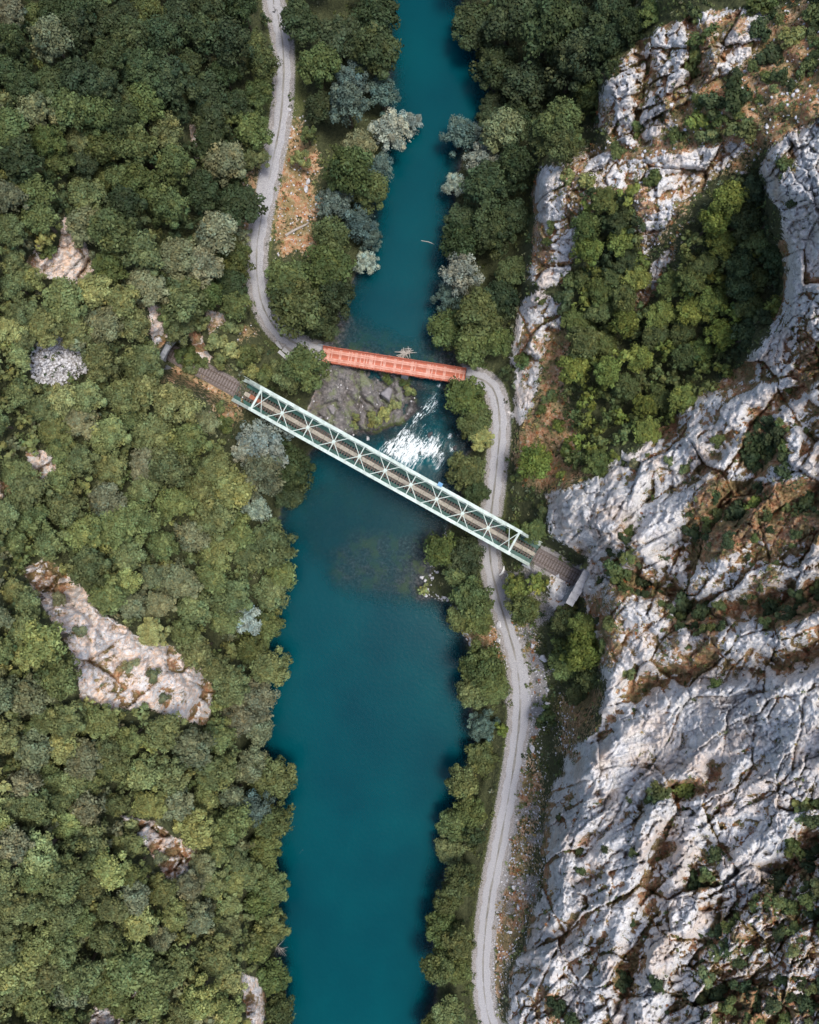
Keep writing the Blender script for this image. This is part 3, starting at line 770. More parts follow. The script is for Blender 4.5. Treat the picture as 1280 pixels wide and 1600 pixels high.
for s in (1, -1):
    MB().box(0, LB, s * HW - 0.2, s * HW + 0.2, -1.0, -0.25).build('bottom_chord', M['mint'], br)
    m = MB().box(pl - 0.2, LB - pl + 0.2, s * HW - 0.27, s * HW + 0.27, TH - 0.5, TH - 0.04)
    m.box(pl - 0.3, LB - pl + 0.3, s * HW - 0.31, s * HW + 0.31, TH - 0.04, TH)
    tc = m.build('top_chord', M['mint'], br)
    for k in range(1, NP):
        g = MB().box(k * pl - 0.45, k * pl + 0.45, s * HW - 0.305, s * HW + 0.305, TH, TH + 0.025)
        g.build('gusset_plate', M['mint'], tc)
    for x0, x1 in ((0.1, pl), (LB - 0.1, LB - pl)):
        MB().beam((x0, s * HW, -0.3), (x1, s * HW, TH - 0.2), 0.56, 0.36).build('end_post', M['mint'], br)
    for k in range(1, NP):
        obj('vertical', shared('vert', lambda: MB().box(-0.14, 0.14, -0.16, 0.16, -0.25, TH - 0.5), 'vertical', M['mint']), br, (k * pl, s * HW, 0))
    for k in range(1, NP - 1):
        up = (k < NP // 2)
        a = (k * pl, s * HW, TH - 0.4); b = ((k + 1) * pl, s * HW, -0.4)
        if not up: a, b = (k * pl, s * HW, -0.4), ((k + 1) * pl, s * HW, TH - 0.4)
        MB().beam(a, b, 0.2, 0.24).build('diagonal', M['mint'], br)
    # walkway plates between truss and track, one per panel
    for k in range(NP):
        MB().box(k * pl + 0.05, (k + 1) * pl - 0.05, min(s * 1.22, s * 2.1), max(s * 1.22, s * 2.1), -0.16, -0.1).build('deck_plate', M['deck'], br)
    for k in range(NP):
        MB().box(k * pl, (k + 1) * pl, s * 0.75 - 0.15, s * 0.75 + 0.15, -0.95, -0.26).build('stringer', M['deck'], br)
    # hand rail posts and rails along the inside of each truss
    m = MB()
    for zz in (0.55, 1.05): m.beam((0.3, s * (HW - 0.33), zz), (LB - 0.3, s * (HW - 0.33), zz), 0.06, 0.06)
    for k in range(int(LB / 1.9)): m.beam((0.4 + k * 1.9, s * (HW - 0.33), -0.1), (0.4 + k * 1.9, s * (HW - 0.33), 1.05), 0.06, 0.06)
    m.build('handrail', M['mint'], br)
m = MB()
m.box(0, LB, HW + 0.5, HW + 0.56, 0.85, 0.91); m.box(0, LB, HW + 0.22, HW + 0.62, -0.4, -0.34)
for k in range(int(LB / 2.8)): m.beam((0.4 + k * 2.8, HW + 0.53, -0.34), (0.4 + k * 2.8, HW + 0.53, 0.9), 0.05, 0.05)
m.build('outer_walkway', M['mint'], br)
for k in range(NP + 1):
    obj('floor_beam', shared('fb', lambda: MB().box(-0.15, 0.15, -HW + 0.2, HW - 0.2, -1.1, -0.3), 'floor_beam', M['deck']), br, (k * pl + (0.16 if k == 0 else -0.16 if k == NP else 0), 0, 0))
for k in range(1, NP):     # struts and crossed braces seen from above as stars
    obj('cross_strut', shared('cs', lambda: MB().box(-0.08, 0.08, -HW + 0.27, HW - 0.27, TH - 0.36, TH - 0.14), 'cross_strut', M['mint']), br, (k * pl, 0, 0))
    if 2 <= k <= NP - 2:
        hs = 0.405 * pl
        obj('lateral_brace', shared('lb1', lambda: MB().beam((-hs, HW - 0.27, TH - 0.40), (hs, -HW + 0.27, TH - 0.40), 0.13, 0.08), 'lateral_brace', M['mint']), br, (k * pl, 0, 0))
        obj('lateral_brace', shared('lb2', lambda: MB().beam((-hs, -HW + 0.27, TH - 0.10), (hs, HW - 0.27, TH - 0.10), 0.13, 0.08), 'lateral_brace', M['mint']), br, (k * pl, 0, 0))
        obj('brace_plate', shared('bp', lambda: MB().box(-0.32, 0.32, -0.32, 0.32, TH - 0.05, TH - 0.02), 'brace_plate', M['mint']), br, (k * pl, 0, 0))
for k, sg in ((1, 1), (NP - 1, -1)):
    for s in (1, -1):
        MB().beam((k * pl, s * (HW - 0.27), TH - 0.40 + 0.1 * s), (k * pl + sg * 2.1, -s * (HW - 0.27), TH - 0.40 + 0.1 * s), 0.13, 0.08).build('lateral_brace', M['mint'], br)
        MB().beam((k * pl - sg * 0.35, s * (HW - 0.2), TH - 1.7), (k * pl - sg * 0.1, s * 0.6, TH - 0.4), 0.16, 0.12).build('knee_brace', M['mint'], br)
    MB().box(k * pl - 0.2, k * pl + 0.2, -HW + 0.3, HW - 0.3, TH - 0.13, TH - 0.03).build('portal_strut', M['mint'], br)
ns = int(LB / 0.6)
slp = MB().box(-0.13, 0.13, -1.18, 1.18, -0.25, -0.07).mesh('sleeper', M['sleeper'])
for k in range(ns): obj('sleeper', slp, br, (0.3 + k * 0.6, 0, 0))


def rail_mb(x0, x1, y):
    return MB().box(x0, x1, y - 0.07, y + 0.07, -0.068, -0.045).box(x0, x1, y - 0.02, y + 0.02, -0.045, 0.06).box(x0, x1, y - 0.037, y + 0.037, 0.06, 0.10)


for s in (1, -1): rail_mb(0, LB, s * 0.75).build('rail', M['rust'], br)
for s in (1, -1): MB().box(2, LB - 2, s * 0.5 - 0.035, s * 0.5 + 0.035, -0.068, 0.06).build('guard_rail', M['rust'], br)
rustp = simple('rusty_plate', (0.33, 0.13, 0.075), 0.8, 0.4, 2)
for k in range(NP):
    for j in range(2):
        x0 = k * pl + j * pl / 2 + 0.03
        if k == 0 and j == 0: x0 += 0.9
        MB().box(x0, (k * 2 + j + 1) * pl / 2 - 0.03, -0.40, 0.40, -0.066, -0.015 - 0.012 * ((k + j) % 3)).build('walk_plank', rustp if (k == 0 and j == 1) else M['plank'], br)
fx_ = ((P(688, 757, ZR + TH) - A_).xy).dot((B_ - A_).xy.normalized())
MB().box(fx_ - 0.45, fx_ + 0.45, HW + 0.05, HW + 0.8, TH + 0.035, TH + 0.3).box(fx_ - 0.1, fx_ + 0.1, HW + 0.25, HW + 0.5, TH + 0.3, TH + 0.5).build('fitting', M['blue'], br)['label'] = 'small blue fitting on the upper chord'
for x in (0.5, LB - 0.5):
    for s in (1, -1): MB().box(x - 0.4, x + 0.4, s * HW - 0.35, s * HW + 0.35, -1.3, -1.0).build('bearing', M['steel'], br)


def abutment(name, loc, rz, x0, x1, wy, ztop, zbot, lab):
    e = empty(name, loc, rz); rel = zbot - loc[2]; top = ztop - loc[2]
    z = top; k = 0; 
    while z > rel:
        h = 0.75; grow = 0.05 * k
        MB().box(x0 - grow, x1 + grow, -wy - grow, wy + grow, z - h + 0.03, z).build('stone_course', M['stone'], e)
        z -= h; k += 1
    MB().box(x0 + 0.1, x1 - 0.1, -wy + 0.1, wy - 0.1, rel, top - 0.05).build('core', M['dark'], e)
    tag(e, lab, 'abutment'); return e


abutment('bridge_abutment', A_, RZ, -1.2, 1.0, 3.0, ZR - 1.32, 6.0, 'stone abutment under the left end of the green railway bridge')
abutment('bridge_abutment', B_, RZ, -1.0, 1.4, 3.0, ZR - 1.32, 6.0, 'stone abutment under the right end of the green railway bridge')


def track(loc, rz, length, lab):
    e = empty('railway_track', loc, rz)
    m = MB(); n_ = int(length / 1.0)
    MB().add([(0, -1.7, -0.5), (length, -1.7, -0.5), (length, -1.25, -0.095), (0, -1.25, -0.095), (0, 1.25, -0.095), (length, 1.25, -0.095), (0, 1.7, -0.5), (length, 1.7, -0.5)],
             [(0, 1, 2, 3), (3, 2, 5, 4), (4, 5, 7, 6)]).build('ballast_bed', M['ballast'], e)
    for k in range(int(length / 0.6)): obj('sleeper', slp, e, (0.3 + k * 0.6, 0, 0))
    for s in (1, -1): rail_mb(0, length, s * 0.75).build('rail', M['rust'], e)
    tag(e, lab, 'track'); return e


ax = (B_ - A_).normalized()
eR = P(908, 907, ZR); eL = P(264, 549, ZR)
track(B_ + ax * 0.05, math.atan2((eR - B_).y, (eR - B_).x), (eR - B_).length, 'short railway track from the green bridge into the right tunnel mouth')
dL = eL - A_
track(A_ - ax * 0.05, math.atan2(dL.y, dL.x), dL.length, 'overgrown railway track from the green bridge towards the left tunnel mouth')


def portal(loc, rz, wl_, wr, lab, cop):
    """x points into the hill; wl_/wr half widths to +y/-y"""
    e = empty('tunnel_portal', loc, rz)
    r, hj, top, t = 2.5, 3.2, 6.4, 0.9
    pr = [(r, -0.6), (r, hj)] + [(r * math.cos(a), hj + r * math.sin(a)) for a in np.linspace(0, math.pi, 13)[1:-1]] + [(-r, hj), (-r, -0.6)]
    ou = []
    for i, (y, z) in enumerate(pr):
        if i == 0: ou.append((wl_, -0.6))
        elif i == len(pr) - 1: ou.append((-wr, -0.6))
        elif i == 1: ou.append((wl_, hj))
        elif i == len(pr) - 2: ou.append((-wr, hj))
        else:
            f = (i - 1) / (len(pr) - 3)
            if f < 0.25: ou.append((wl_, hj + (top - hj) * f / 0.25))
            elif f > 0.75: ou.append((-wr, hj + (top - hj) * (1 - f) / 0.25))
            else: ou.append((wl_ + (-wr - wl_) * (f - 0.25) / 0.5, top))
    n_ = len(pr); v = []; f_ = []
    for x in (0, t):
        v += [(x, y, z) for y, z in pr] + [(x, y, z) for y, z in ou]
    o2 = 2 * n_
    for i in range(n_ - 1):
        f_.append((i, i + 1, n_ + i + 1, n_ + i)); f_.append((o2 + i, o2 + n_ + i, o2 + n_ + i + 1, o2 + i + 1))
        f_.append((i, o2 + i, o2 + i + 1, i + 1)); f_.append((n_ + i, n_ + i + 1, o2 + n_ + i + 1, o2 + n_ + i))
    MB().add(v, f_).build('headwall', M['stone'], e)
    # arch ring of cut stones
    for i in range(11):
        a0 = math.pi * i / 11 + 0.012; a1 = math.pi * (i + 1) / 11 - 0.012; q = []
        for x in (-0.12, 0.3):
            q += [(x, (r - .02) * math.cos(a0), hj + (r - .02) * math.sin(a0)), (x, (r + .55) * math.cos(a0), hj + (r + .55) * math.sin(a0)),
                  (x, (r + .55) * math.cos(a1), hj + (r + .55) * math.sin(a1)), (x, (r - .02) * math.cos(a1), hj + (r - .02) * math.sin(a1))]
        MB().add(q, [(0, 1, 2, 3), (4, 7, 6, 5), (0, 4, 5, 1), (1, 5, 6, 2), (2, 6, 7, 3), (3, 7, 4, 0)]).build('voussoir', M['stone'], e)
    # lining behind the headwall, near-black: the bore's darkness is in its colour
    v = []; f_ = []
    for x in (t + 0.01, t + 3.4):
        for rr in (r, r + 0.5): v += [(x, (rr / r) * y, z if z <= hj else hj + (z - hj) * rr / r) for y, z in pr]
    for i in range(n_ - 1):
        f_ += [(i, i + 1, o2 + i + 1, o2 + i), (n_ + i, o2 + n_ + i, o2 + n_ + i + 1, n_ + i + 1), (i, n_ + i, n_ + i + 1, i + 1), (o2 + i, o2 + i + 1, o2 + n_ + i + 1, o2 + n_ + i)]
    MB().add(v, f_).build('tunnel_lining', M['dark'], e)
    # coping stones
    y = -wr - 0.15; k = 0; tot = wl_ + wr + 0.3; nn = 8; step = tot / nn
    for k in range(nn):
        d = 0.10 * ((k * 7) % 3)
        MB().box(-0.25 - 0.05 * (k % 2), cop + d, y + 0.02, y + step - 0.02, top + 0.005, top + 0.32 + 0.03 * (k % 3)).build('coping_stone', M['concrete'] if cop > 1 else M['stone'], e); y += step
    tag(e, lab, 'tunnel portal'); return e


pR = P(896, 900.5, ZR); pL = P(277, 556.5, ZR)
portal(pR, math.atan2((eR - B_).y, (eR - B_).x), 4.6, 5.2, 'grey stone tunnel headwall at the foot of the right cliff', 1.25)
portal(pL, math.atan2(dL.y, dL.x), 4.6, 4.4, 'blue grey arched tunnel mouth half hidden in trees on the left', 0.9)

# ------------------------------------------------------------------ red road bridge
ZD = 6.15
C_ = P(503, 553.5, ZD); D_ = P(727, 588.5, ZD); LR = (D_ - C_).length
rb = empty('road_bridge', C_, math.atan2(D_.y - C_.y, D_.x - C_.x))
tag(rb, 'low red plank road bridge joining the two gravel roads', 'bridge')
npk = int(LR / 0.27)
pks = []
for i in range(6):
    w_ = 1.60 + 0.05 * (i % 3)
    pks.append(MB().box(-0.118, 0.118, -w_, w_ - 0.04 * (i % 2), -0.09 - 0.006 * i, 0.0 - 0.007 * i).mesh('plank', M['redw'] if i % 3 else M['redl']))
for k in range(npk):
    o = obj('plank', pks[random.randrange(6)], rb, (0.14 + k * LR / npk, random.uniform(-.03, .03), 0)); o.rotation_euler.z = random.uniform(-.006, .006)
nb = 9
for y0, wd in ((-0.98, 0.30), (-0.62, 0.28), (0.62, 0.28), (0.98, 0.30)):
    for k in range(nb):
        x0 = k * LR / nb; MB().box(x0 + 0.02, x0 + LR / nb - 0.03, y0 - wd / 2, y0 + wd / 2, 0.004, 0.05 + 0.004 * (k % 3)).build('runner_board', M['redl'], rb)
for s in (1, -1):
    MB().box(0, LR, s * 1.52 - 0.09, s * 1.52 + 0.09, 0.006, 0.2).build('kerb_beam', M['redw'], rb)
    m = MB()
    for zz in (0.55, 0.98): m.beam((0.05, s * 1.60, zz), (LR - 0.05, s * 1.60, zz), 0.10, 0.08)
    m.build('side_rail', M['redw'], rb)
    for k in range(14):
        MB().box(-0.06, 0.06, -0.07, 0.07, -0.4, 1.02).build('rail_post', M['redw'], rb, (0.3 + k * (LR - 0.6) / 13, s * 1.69, 0))
for y in (-1.1, -0.36, 0.36, 1.1): MB().box(0.1, LR - 0.1, y - 0.12, y + 0.12, -0.75, -0.14).build('girder', M['steel'], rb)
abutment('bridge_abutment', C_, rb.rotation_euler.z, -1.2, 0.9, 2.2, ZD - 0.78, 1.5, 'stone abutment at the left end of the red road bridge')
abutment('bridge_abutment', D_, rb.rotation_euler.z, -0.9, 1.2, 2.2, ZD - 0.78, 1.5, 'stone abutment at the right end of the red road bridge')
pc = C_.lerp(D_, 0.585)
abutment('bridge_pier', pc, rb.rotation_euler.z, -0.6, 0.6, 1.7, ZD - 0.78, -0.5, 'stone pier under the middle of the red road bridge')


# ------------------------------------------------------------------ foliage meshes (unit radius)
def crown_arrays(seed, nl, lpl, leaf, lobe=(0.24, 0.4), flat=0.8, droop=0.0, cz=1.45, ragged=0.18):
    r = np.random.default_rng(seed)
    # a few main limbs carry groups of lobes, so the outline is uneven
    nm = max(4, nl // 6)
    ga = r.uniform(0, 2 * np.pi) + np.arange(nm) * 2.399963; gr = np.sqrt((np.arange(nm) + 0.35) / nm) * r.uniform(0.62, 0.9, nm)
    C = []
    for i in range(nl):
        g = i % nm
        a = ga[g] + r.normal(0, 0.32); rr = min(0.98, abs(gr[g] + r.normal(0, ragged)))
        hz = math.sqrt(max(0.0, 1 - rr * rr)) * flat * r.uniform(0.35, 1.02) - 0.12 * r.random()
        if r.random() < 0.16: hz -= 0.4 * flat
        C.append((rr * math.cos(a) * 0.86, rr * math.sin(a) * 0.86, hz))
    C = np.array(C); lr = r.uniform(*lobe, nl); lt = r.uniform(0.68, 1.32, nl); lh = r.normal(0, 0.06, nl)
    n = nl * lpl; li = np.repeat(np.arange(nl), lpl)
    d = r.normal(size=(n, 3)); d[:, 2] = d[:, 2] * 0.9 + 0.35; d /= np.linalg.norm(d, axis=1)[:, None]
    rad = lr[li] * r.uniform(0.55, 1.08, n)
    pos = C[li] + d * rad[:, None] * np.array([1, 1, 0.85]); pos[:, 2] -= droop * (1 - d[:, 2]) * rad
    pos[:, 2] += cz
    nn = d + r.normal(0, 0.38, (n, 3)); nn[:, 2] += 0.35; nn /= np.linalg.norm(nn, axis=1)[:, None]
    t = np.cross(nn, r.normal(size=(n, 3))); t /= np.linalg.norm(t, axis=1)[:, None] + 1e-9
    b = np.cross(nn, t); s1 = leaf * r.uniform(0.6, 1.35, n)[:, None]; s2 = s1 * r.uniform(0.45, 0.8, n)[:, None]
    v = np.stack([pos - t * s1, pos - b * s2, pos + t * s1, pos + b * s2], 1).reshape(-1, 3)
    f = np.arange(4 * n).reshape(-1, 4)
    k = lt[li] * r.uniform(0.72, 1.25, n); h = lh[li] + r.normal(0, 0.05, n)
    col = np.stack([k * (1 + h), k, k * (1 - 0.8 * h)], 1)
    return v.astype(np.float32), f, np.repeat(col, 4, 0).astype(np.float32), C + [0, 0, cz]


def crown_mesh(name, *a, **k):
    v, f, c, C = crown_arrays(*a, **k)
    me = mesh_np(name, v, f, M['leaf']); vcol(me, 'tone', c); return me, C


def trunk_mesh(name, C, seed, cz=1.45, r0=0.085):
    r = random.Random(seed); m = MB()
    bend = [(0, 0, -0.35), (r.uniform(-.03, .03), r.uniform(-.03, .03), 0.25), (r.uniform(-.06, .06), r.uniform(-.06, .06), 0.7), (r.uniform(-.08, .08), r.uniform(-.08, .08), cz)]
    m.tube(bend, [r0 * 1.25, r0, r0 * 0.8, r0 * 0.4], 7)
    for i in r.sample(range(len(C)), min(7, len(C))):
        b0 = Vector(bend[2]).lerp(Vector(bend[3]), r.uniform(0, 0.6)); e = Vector(C[i])
        m.tube([b0, b0.lerp(e, 0.5) + Vector((0, 0, 0.06)), e], [r0 * 0.5, r0 * 0.33, r0 * 0.12], 5)
    return m.mesh(name, M['bark'])


LARGE, MED, WIL, SHR, LOW = [], [], [], [], []
for i in range(7):
    me, C = crown_mesh('crown', 100 + i, 74, 85, 0.058, (0.17, 0.30)); LARGE.append((me, trunk_mesh('trunk', C, i)))
for i in range(9):
    me, C = crown_mesh('crown', 200 + i, 32, 64, 0.08, (0.14, 0.29), ragged=0.27); MED.append((me, trunk_mesh('trunk', C, 20 + i)))
for i in range(5):
    me, C = crown_mesh('crown', 300 + i, 80, 80, 0.046, (0.13, 0.26), 0.85, 0.25, ragged=0.26); WIL.append((me, trunk_mesh('trunk', C, 40 + i)))
for i in range(8):
    me, C = crown_mesh('shrub', 400 + i, 18, 60, 0.115, (0.24, 0.42), 0.75, 0, 0.42, 0.22); SHR.append(me)
for i in range(8):
    LOW.append(crown_arrays(500 + i, 14, 24, 0.135, (0.18, 0.36), 0.85, ragged=0.28))

TONES = {  # foliage colours; dark green also carries painted shade in the upper and gully woods
    'yellow-green': (0.235, 0.265, 0.105), 'olive': (0.145, 0.175, 0.072), 'grey-green': (0.175, 0.195, 0.11), 'mid-green': (0.105, 0.135, 0.05),
    'dark green': (0.055, 0.078, 0.036), 'silvery': (0.28, 0.325, 0.27), 'blue-green': (0.105, 0.155, 0.135), 'bright green': (0.155, 0.195, 0.052)}
TREES = []     # (obj, u, v, tone, kind)


def jit(c, s=0.22):
    k = 1 + random.uniform(-s, s); return (c[0] * k * (1 + random.uniform(-.08, .08)), c[1] * k, c[2] * k * (1 + random.uniform(-.1, .1)), 1.0)


def tree(u, v, rpx, tone, name='broadleaf_tree', lib=None, group=None):
    z0 = zat(u, v); r = rpx * (H - z0 - 5) / F
    p = ground_under(u, v, 1.6 * r)
    lib = lib or (LARGE if rpx > 21 else MED)
    cm, tm = random.choice(lib)
    e = empty(name, (p.x, p.y, p.z), random.uniform(0, 6.28)); s = r * random.uniform(0.98, 1.1)
    e.scale = (s, s, s * random.uniform(0.8, 1.4))
    c = obj('crown', cm, e); c.color = jit(TONES[tone]); obj('trunk', tm, e)
    e['group'] = group or 'trees'; e['category'] = 'tree'
    TREES.append((e, u, v, tone, {'willow_tree': 'willow-like tree', 'hillside_tree': 'hillside tree', 'broadleaf_tree': 'riverside tree'}[name], rpx))
    return e


BANK = 'trees along the river banks'
big = [  # u, v, radius px, tone   (d dark, m mid, y yellow-green, o olive, g grey-green, b bright, w silvery willow, t blue-green willow)
    (468, 35, 34, 'd'), (530, 55, 42, 'd'), (590, 25, 36, 'd'), (588, 85, 42, 'd'), (500, 105, 36, 'm'), (552, 118, 34, 't'), (598, 148, 28, 't'), (612, 205, 36, 'w'),
    (642, 195, 21, 'w'), (545, 172, 36, 't'), (505, 165, 30, 'd'), (562, 232, 28, 'g'), (592, 262, 28, 't'), (548, 278, 38, 'm'), (575, 300, 34, 'm'), (525, 322, 34, 't'), (560, 345, 32, 't'),
    (520, 375, 36, 'm'), (578, 375, 22, 't'), (572, 410, 22, 'w'), (452, 440, 40, 'm'), (512, 425, 46, 'm'), (470, 488, 42, 'm'), (525, 470, 34, 'd'), (500, 505, 30, 'd'),
    (415, 110, 26, 'm'), (405, 150, 28, 'm'), (470, 245, 18, 'y'), (482, 215, 16, 'm'), (480, 575, 36, 'm'), (455, 590, 26, 'o'),
    (412, 690, 44, 'w'), (385, 705, 26, 'w'), (458, 735, 36, 'd'), (415, 745, 34, 'g'), (404, 795, 25, 'w'), (452, 775, 26, 'd'), (425, 850, 40, 'o'), (392, 868, 34, 'o'), (440, 900, 28, 'o'),
    (385, 968, 30, 'w'), (425, 925, 34, 'o'), (418, 975, 28, 'm'), (425, 1035, 32, 'o'), (392, 1010, 28, 'm'), (400, 1095, 36, 'g'), (405, 1135, 30, 'g'), (375, 1120, 28, 'g'), (425, 1215, 40, 'o'),
    (395, 1190, 30, 'g'), (398, 1258, 32, 't'), (430, 1275, 32, 'o'), (412, 1325, 32, 'm'), (425, 1380, 30, 'o'), (405, 1405, 30, 'm'), (425, 1440, 30, 'o'), (405, 1480, 28, 'm'), (428, 1525, 28, 'm'),
    (440, 1570, 26, 'm'), (432, 1615, 30, 'm'),
    (738, 38, 40, 'd'), (800, 28, 46, 'd'), (855, 55, 50, 'd'), (775, 105, 36, 'd'), (828, 128, 42, 'd'), (905, 35, 44, 'd'), (895, 110, 42, 'd'), (870, 195, 36, 'm'), (808, 180, 34, 'd'),  # upper right wood: shade below the crag is put into the d tones
    (955, 20, 34, 'd'), (718, 212, 30, 't'), (783, 215, 36, 'g'), (755, 248, 34, 'w'), (710, 288, 21, 'w'), (757, 300, 38, 'd'), (800, 275, 34, 'd'), (725, 350, 36, 'd'), (770, 362, 38, 'd'), (800, 340, 30, 'd'),
    (718, 385, 30, 'd'), (800, 425, 26, 'm'), (718, 432, 34, 'w'), (700, 462, 27, 't'), (748, 495, 42, 'm'), (780, 470, 32, 'd'), (702, 515, 32, 'm'), (735, 540, 34, 'm'), (775, 535, 28, 'm'), (792, 580, 14, 'd'),
    (725, 618, 34, 'm'), (742, 655, 32, 'm'), (752, 682, 22, 'y'), (730, 738, 32, 'm'), (745, 770, 22, 'd'), (690, 858, 32, 'm'), (728, 870, 30, 'd'), (715, 895, 24, 'o'), (663, 922, 10, 'y'),
    (735, 935, 34, 'm'), (722, 965, 26, 'o'), (748, 972, 24, 'm'), (752, 1035, 36, 'm'), (735, 1078, 32, 'o'), (772, 1078, 28, 'm'), (755, 1135, 27, 't'), (785, 1138, 13, 'b'), (750, 1185, 28, 'm'), (725, 1215, 28, 'o'),
    (735, 1260, 26, 'm'), (712, 1285, 30, 'm'), (740, 1305, 20, 'd'), (702, 1330, 26, 'o'), (722, 1370, 30, 'm'), (700, 1395, 26, 'm'), (690, 1450, 32, 'm'), (718, 1465, 27, 'o'), (685, 1495, 28, 'm'),
    (715, 1510, 24, 'm'), (700, 1590, 30, 'o'), (675, 1605, 24, 'm'),
    (835, 722, 28, 'b'), (812, 745, 14, 'm'), (803, 832, 19, 'm'), (838, 830, 22, 'm'), (806, 918, 22, 'b'), (838, 912, 21, 'b'), (815, 950, 26, 'm'),
    (885, 968, 26, 'm'), (912, 975, 26, 'b'), (905, 1010, 34, 'b'), (885, 1040, 28, 'm'), (922, 1055, 24, 'm'), (905, 1085, 22, 'd'), (872, 1005, 18, 'm'), (855, 1120, 20, 'd'),
    (850, 210, 34, 'm'), (875, 240, 26, 'm'), (772, 165, 26, 'd'), (945, 75, 32, 'd'), (985, 40, 28, 'd'), (920, 160, 26, 'm'), (950, 110, 20, 'd'), (1020, 18, 22, 'm'), (900, 215, 18, 'm'), (1205, 345, 18, 'd'), (1212, 440, 17, 'd'), (1190, 500, 18, 'd'), (1150, 555, 17, 'd'), (765, 190, 24, 'd'), (748, 205, 20, 't'), (440, 700, 20, 'd')]  # d trees by the right buttress have its shade in their leaf colour
NAMES = dict(d='dark green', m='mid-green', y='yellow-green', o='olive', g='grey-green', b='bright green', w='silvery', t='blue-green')
for u, v, r, t in big:
    if t in 'wt': tree(u, v, r, NAMES[t], 'willow_tree', WIL, 'willows along the river banks')
    else: tree(u, v, r, NAMES[t], 'broadleaf_tree', None, BANK)

# ---- woods on the slopes: dart throwing in photo pixels
WOOD_L = [(-150, -150), (408, -150), (418, -60), (425, 60), (428, 130), (420, 200), (400, 240), (385, 300), (380, 380), (378, 450), (368, 500), (330, 500), (292, 512), (250, 520), (238, 575),
          (250, 600), (300, 612), (322, 640), (340, 680), (372, 760), (400, 830), (380, 900), (370, 960), (370, 1060), (365, 1160), (372, 1240), (392, 1300), (392, 1400), (390, 1500), (405, 1560), (410, 1740), (-150, 1740)]
WOOD_G = [(905, 460), (960, 420), (1000, 400), (1050, 440), (1090, 340), (1130, 290), (1196, 262), (1224, 300), (1220, 390), (1240, 430), (1226, 495), (1172, 552), (1090, 620), (1040, 660), (985, 700), (930, 735), (895, 715), (885, 640), (890, 560)]
WOOD_G2 = [(915, 300), (985, 300), (995, 360), (990, 430), (930, 440), (905, 400)]
SCRUB_T = [(1060, 180), (1110, 130), (1180, 90), (1200, 20), (1300, -30), (1320, 120), (1260, 160), (1210, 200), (1130, 215), (1080, 210)]
pol_t = np.array([(x, y) for x in range(1)])


def inside(p, u, v):
    return float(poly_sd(np.array([u]), np.array([v]), p, 400)[0])


class Darts:
    def __init__(s): s.c = {}
    def ok(s, u, v, r):
        ku, kv = int(u // 60), int(v // 60)
        for a in (-1, 0, 1):
            for b in (-1, 0, 1):
                for (x, y, q) in s.c.get((ku + a, kv + b), ()):
                    if (x - u) ** 2 + (y - v) ** 2 < (0.66 * (q + r)) ** 2: return False
        return True
    def add(s, u, v, r): s.c.setdefault((int(u // 60), int(v // 60)), []).append((u, v, r))


D = Darts()
for u, v, r, t in big: D.add(u, v, r * 0.9)
wood = []


def fill(poly, n, rmin, rmax, tonef, rockmax=0.3):
    p = np.array(poly); x0, y0 = p.min(0); x1, y1 = p.max(0)
    uu = RNG.uniform(x0, x1, n); vv = RNG.uniform(y0, y1, n); ins = poly_sd(uu, vv, poly, 400) > 0
    rr = (rmin + (rmax - rmin) * RNG.random(n) ** 1.4) * (0.72 + 0.6 * vnoise(uu / 85, vv / 85, 73)); rr = np.maximum(rr, rmin); order = np.argsort(-rr + RNG.random(n) * 6)
    for i in order:
        if not ins[i]: continue
        u, v, r = uu[i], vv[i], rr[i]
        if gat(rock_full, u, v) > rockmax or gat(SCR, u, v) > -0.45 * r or gat(DROAD, u, v) < r * 0.55 + 14 or gat(DRAIL, u, v) < r * 0.4 + 12: continue
        if max(gat(RL, u, v), gat(RR, u, v)) > -0.5 * r: continue
        if not D.ok(u, v, r): continue
        D.add(u, v, r); wood.append((u, v, r, tonef(u, v)))


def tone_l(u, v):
    dark = max(0, min(1, (470 - v + (u - 200) * 0.45) / 400)); q = random.random()  # more dark tones towards the top: shade of the upper slope painted into leaves
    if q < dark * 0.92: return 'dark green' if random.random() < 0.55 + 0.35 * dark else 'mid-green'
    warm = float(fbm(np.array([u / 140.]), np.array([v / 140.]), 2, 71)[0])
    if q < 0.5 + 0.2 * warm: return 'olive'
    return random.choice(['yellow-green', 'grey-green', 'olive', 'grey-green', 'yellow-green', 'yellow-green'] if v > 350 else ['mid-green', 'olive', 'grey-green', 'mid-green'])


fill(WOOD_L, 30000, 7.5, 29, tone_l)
fill(WOOD_G, 3500, 11, 23, lambda u, v: 'dark green' if (u > 1130 and random.random() < 0.6) else random.choice(['bright green', 'bright green', 'mid-green', 'mid-green']))  # darker leaves near the buttress paint in the shadow it casts
fill([(735, -150), (1010, -150), (1000, -15), (960, -5), (735, -5)], 700, 14, 30, lambda u, v: 'dark green')
fill([(450, -150), (600, -150), (600, -10), (465, -10)], 500, 14, 30, lambda u, v: 'dark green')
fill([(1020, -150), (1400, -150), (1400, 100), (1310, 100), (1300, -20), (1020, -20)], 700, 10, 20, lambda u, v: random.choice(['dark green', 'mid-green']))
fill([(440, 1630), (440, 1740), (380, 1740)], 80, 12, 24, lambda u, v: 'olive')
fill([(680, 1635), (740, 1635), (750, 1740), (675, 1740)], 150, 12, 24, lambda u, v: 'mid-green')
fill(WOOD_G2, 800, 10, 20, lambda u, v: random.choice(['bright green', 'mid-green', 'dark green']))
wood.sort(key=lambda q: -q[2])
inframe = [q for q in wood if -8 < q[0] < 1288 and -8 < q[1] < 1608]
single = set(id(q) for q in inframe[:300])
rest = [q for q in wood if id(q) not in single]
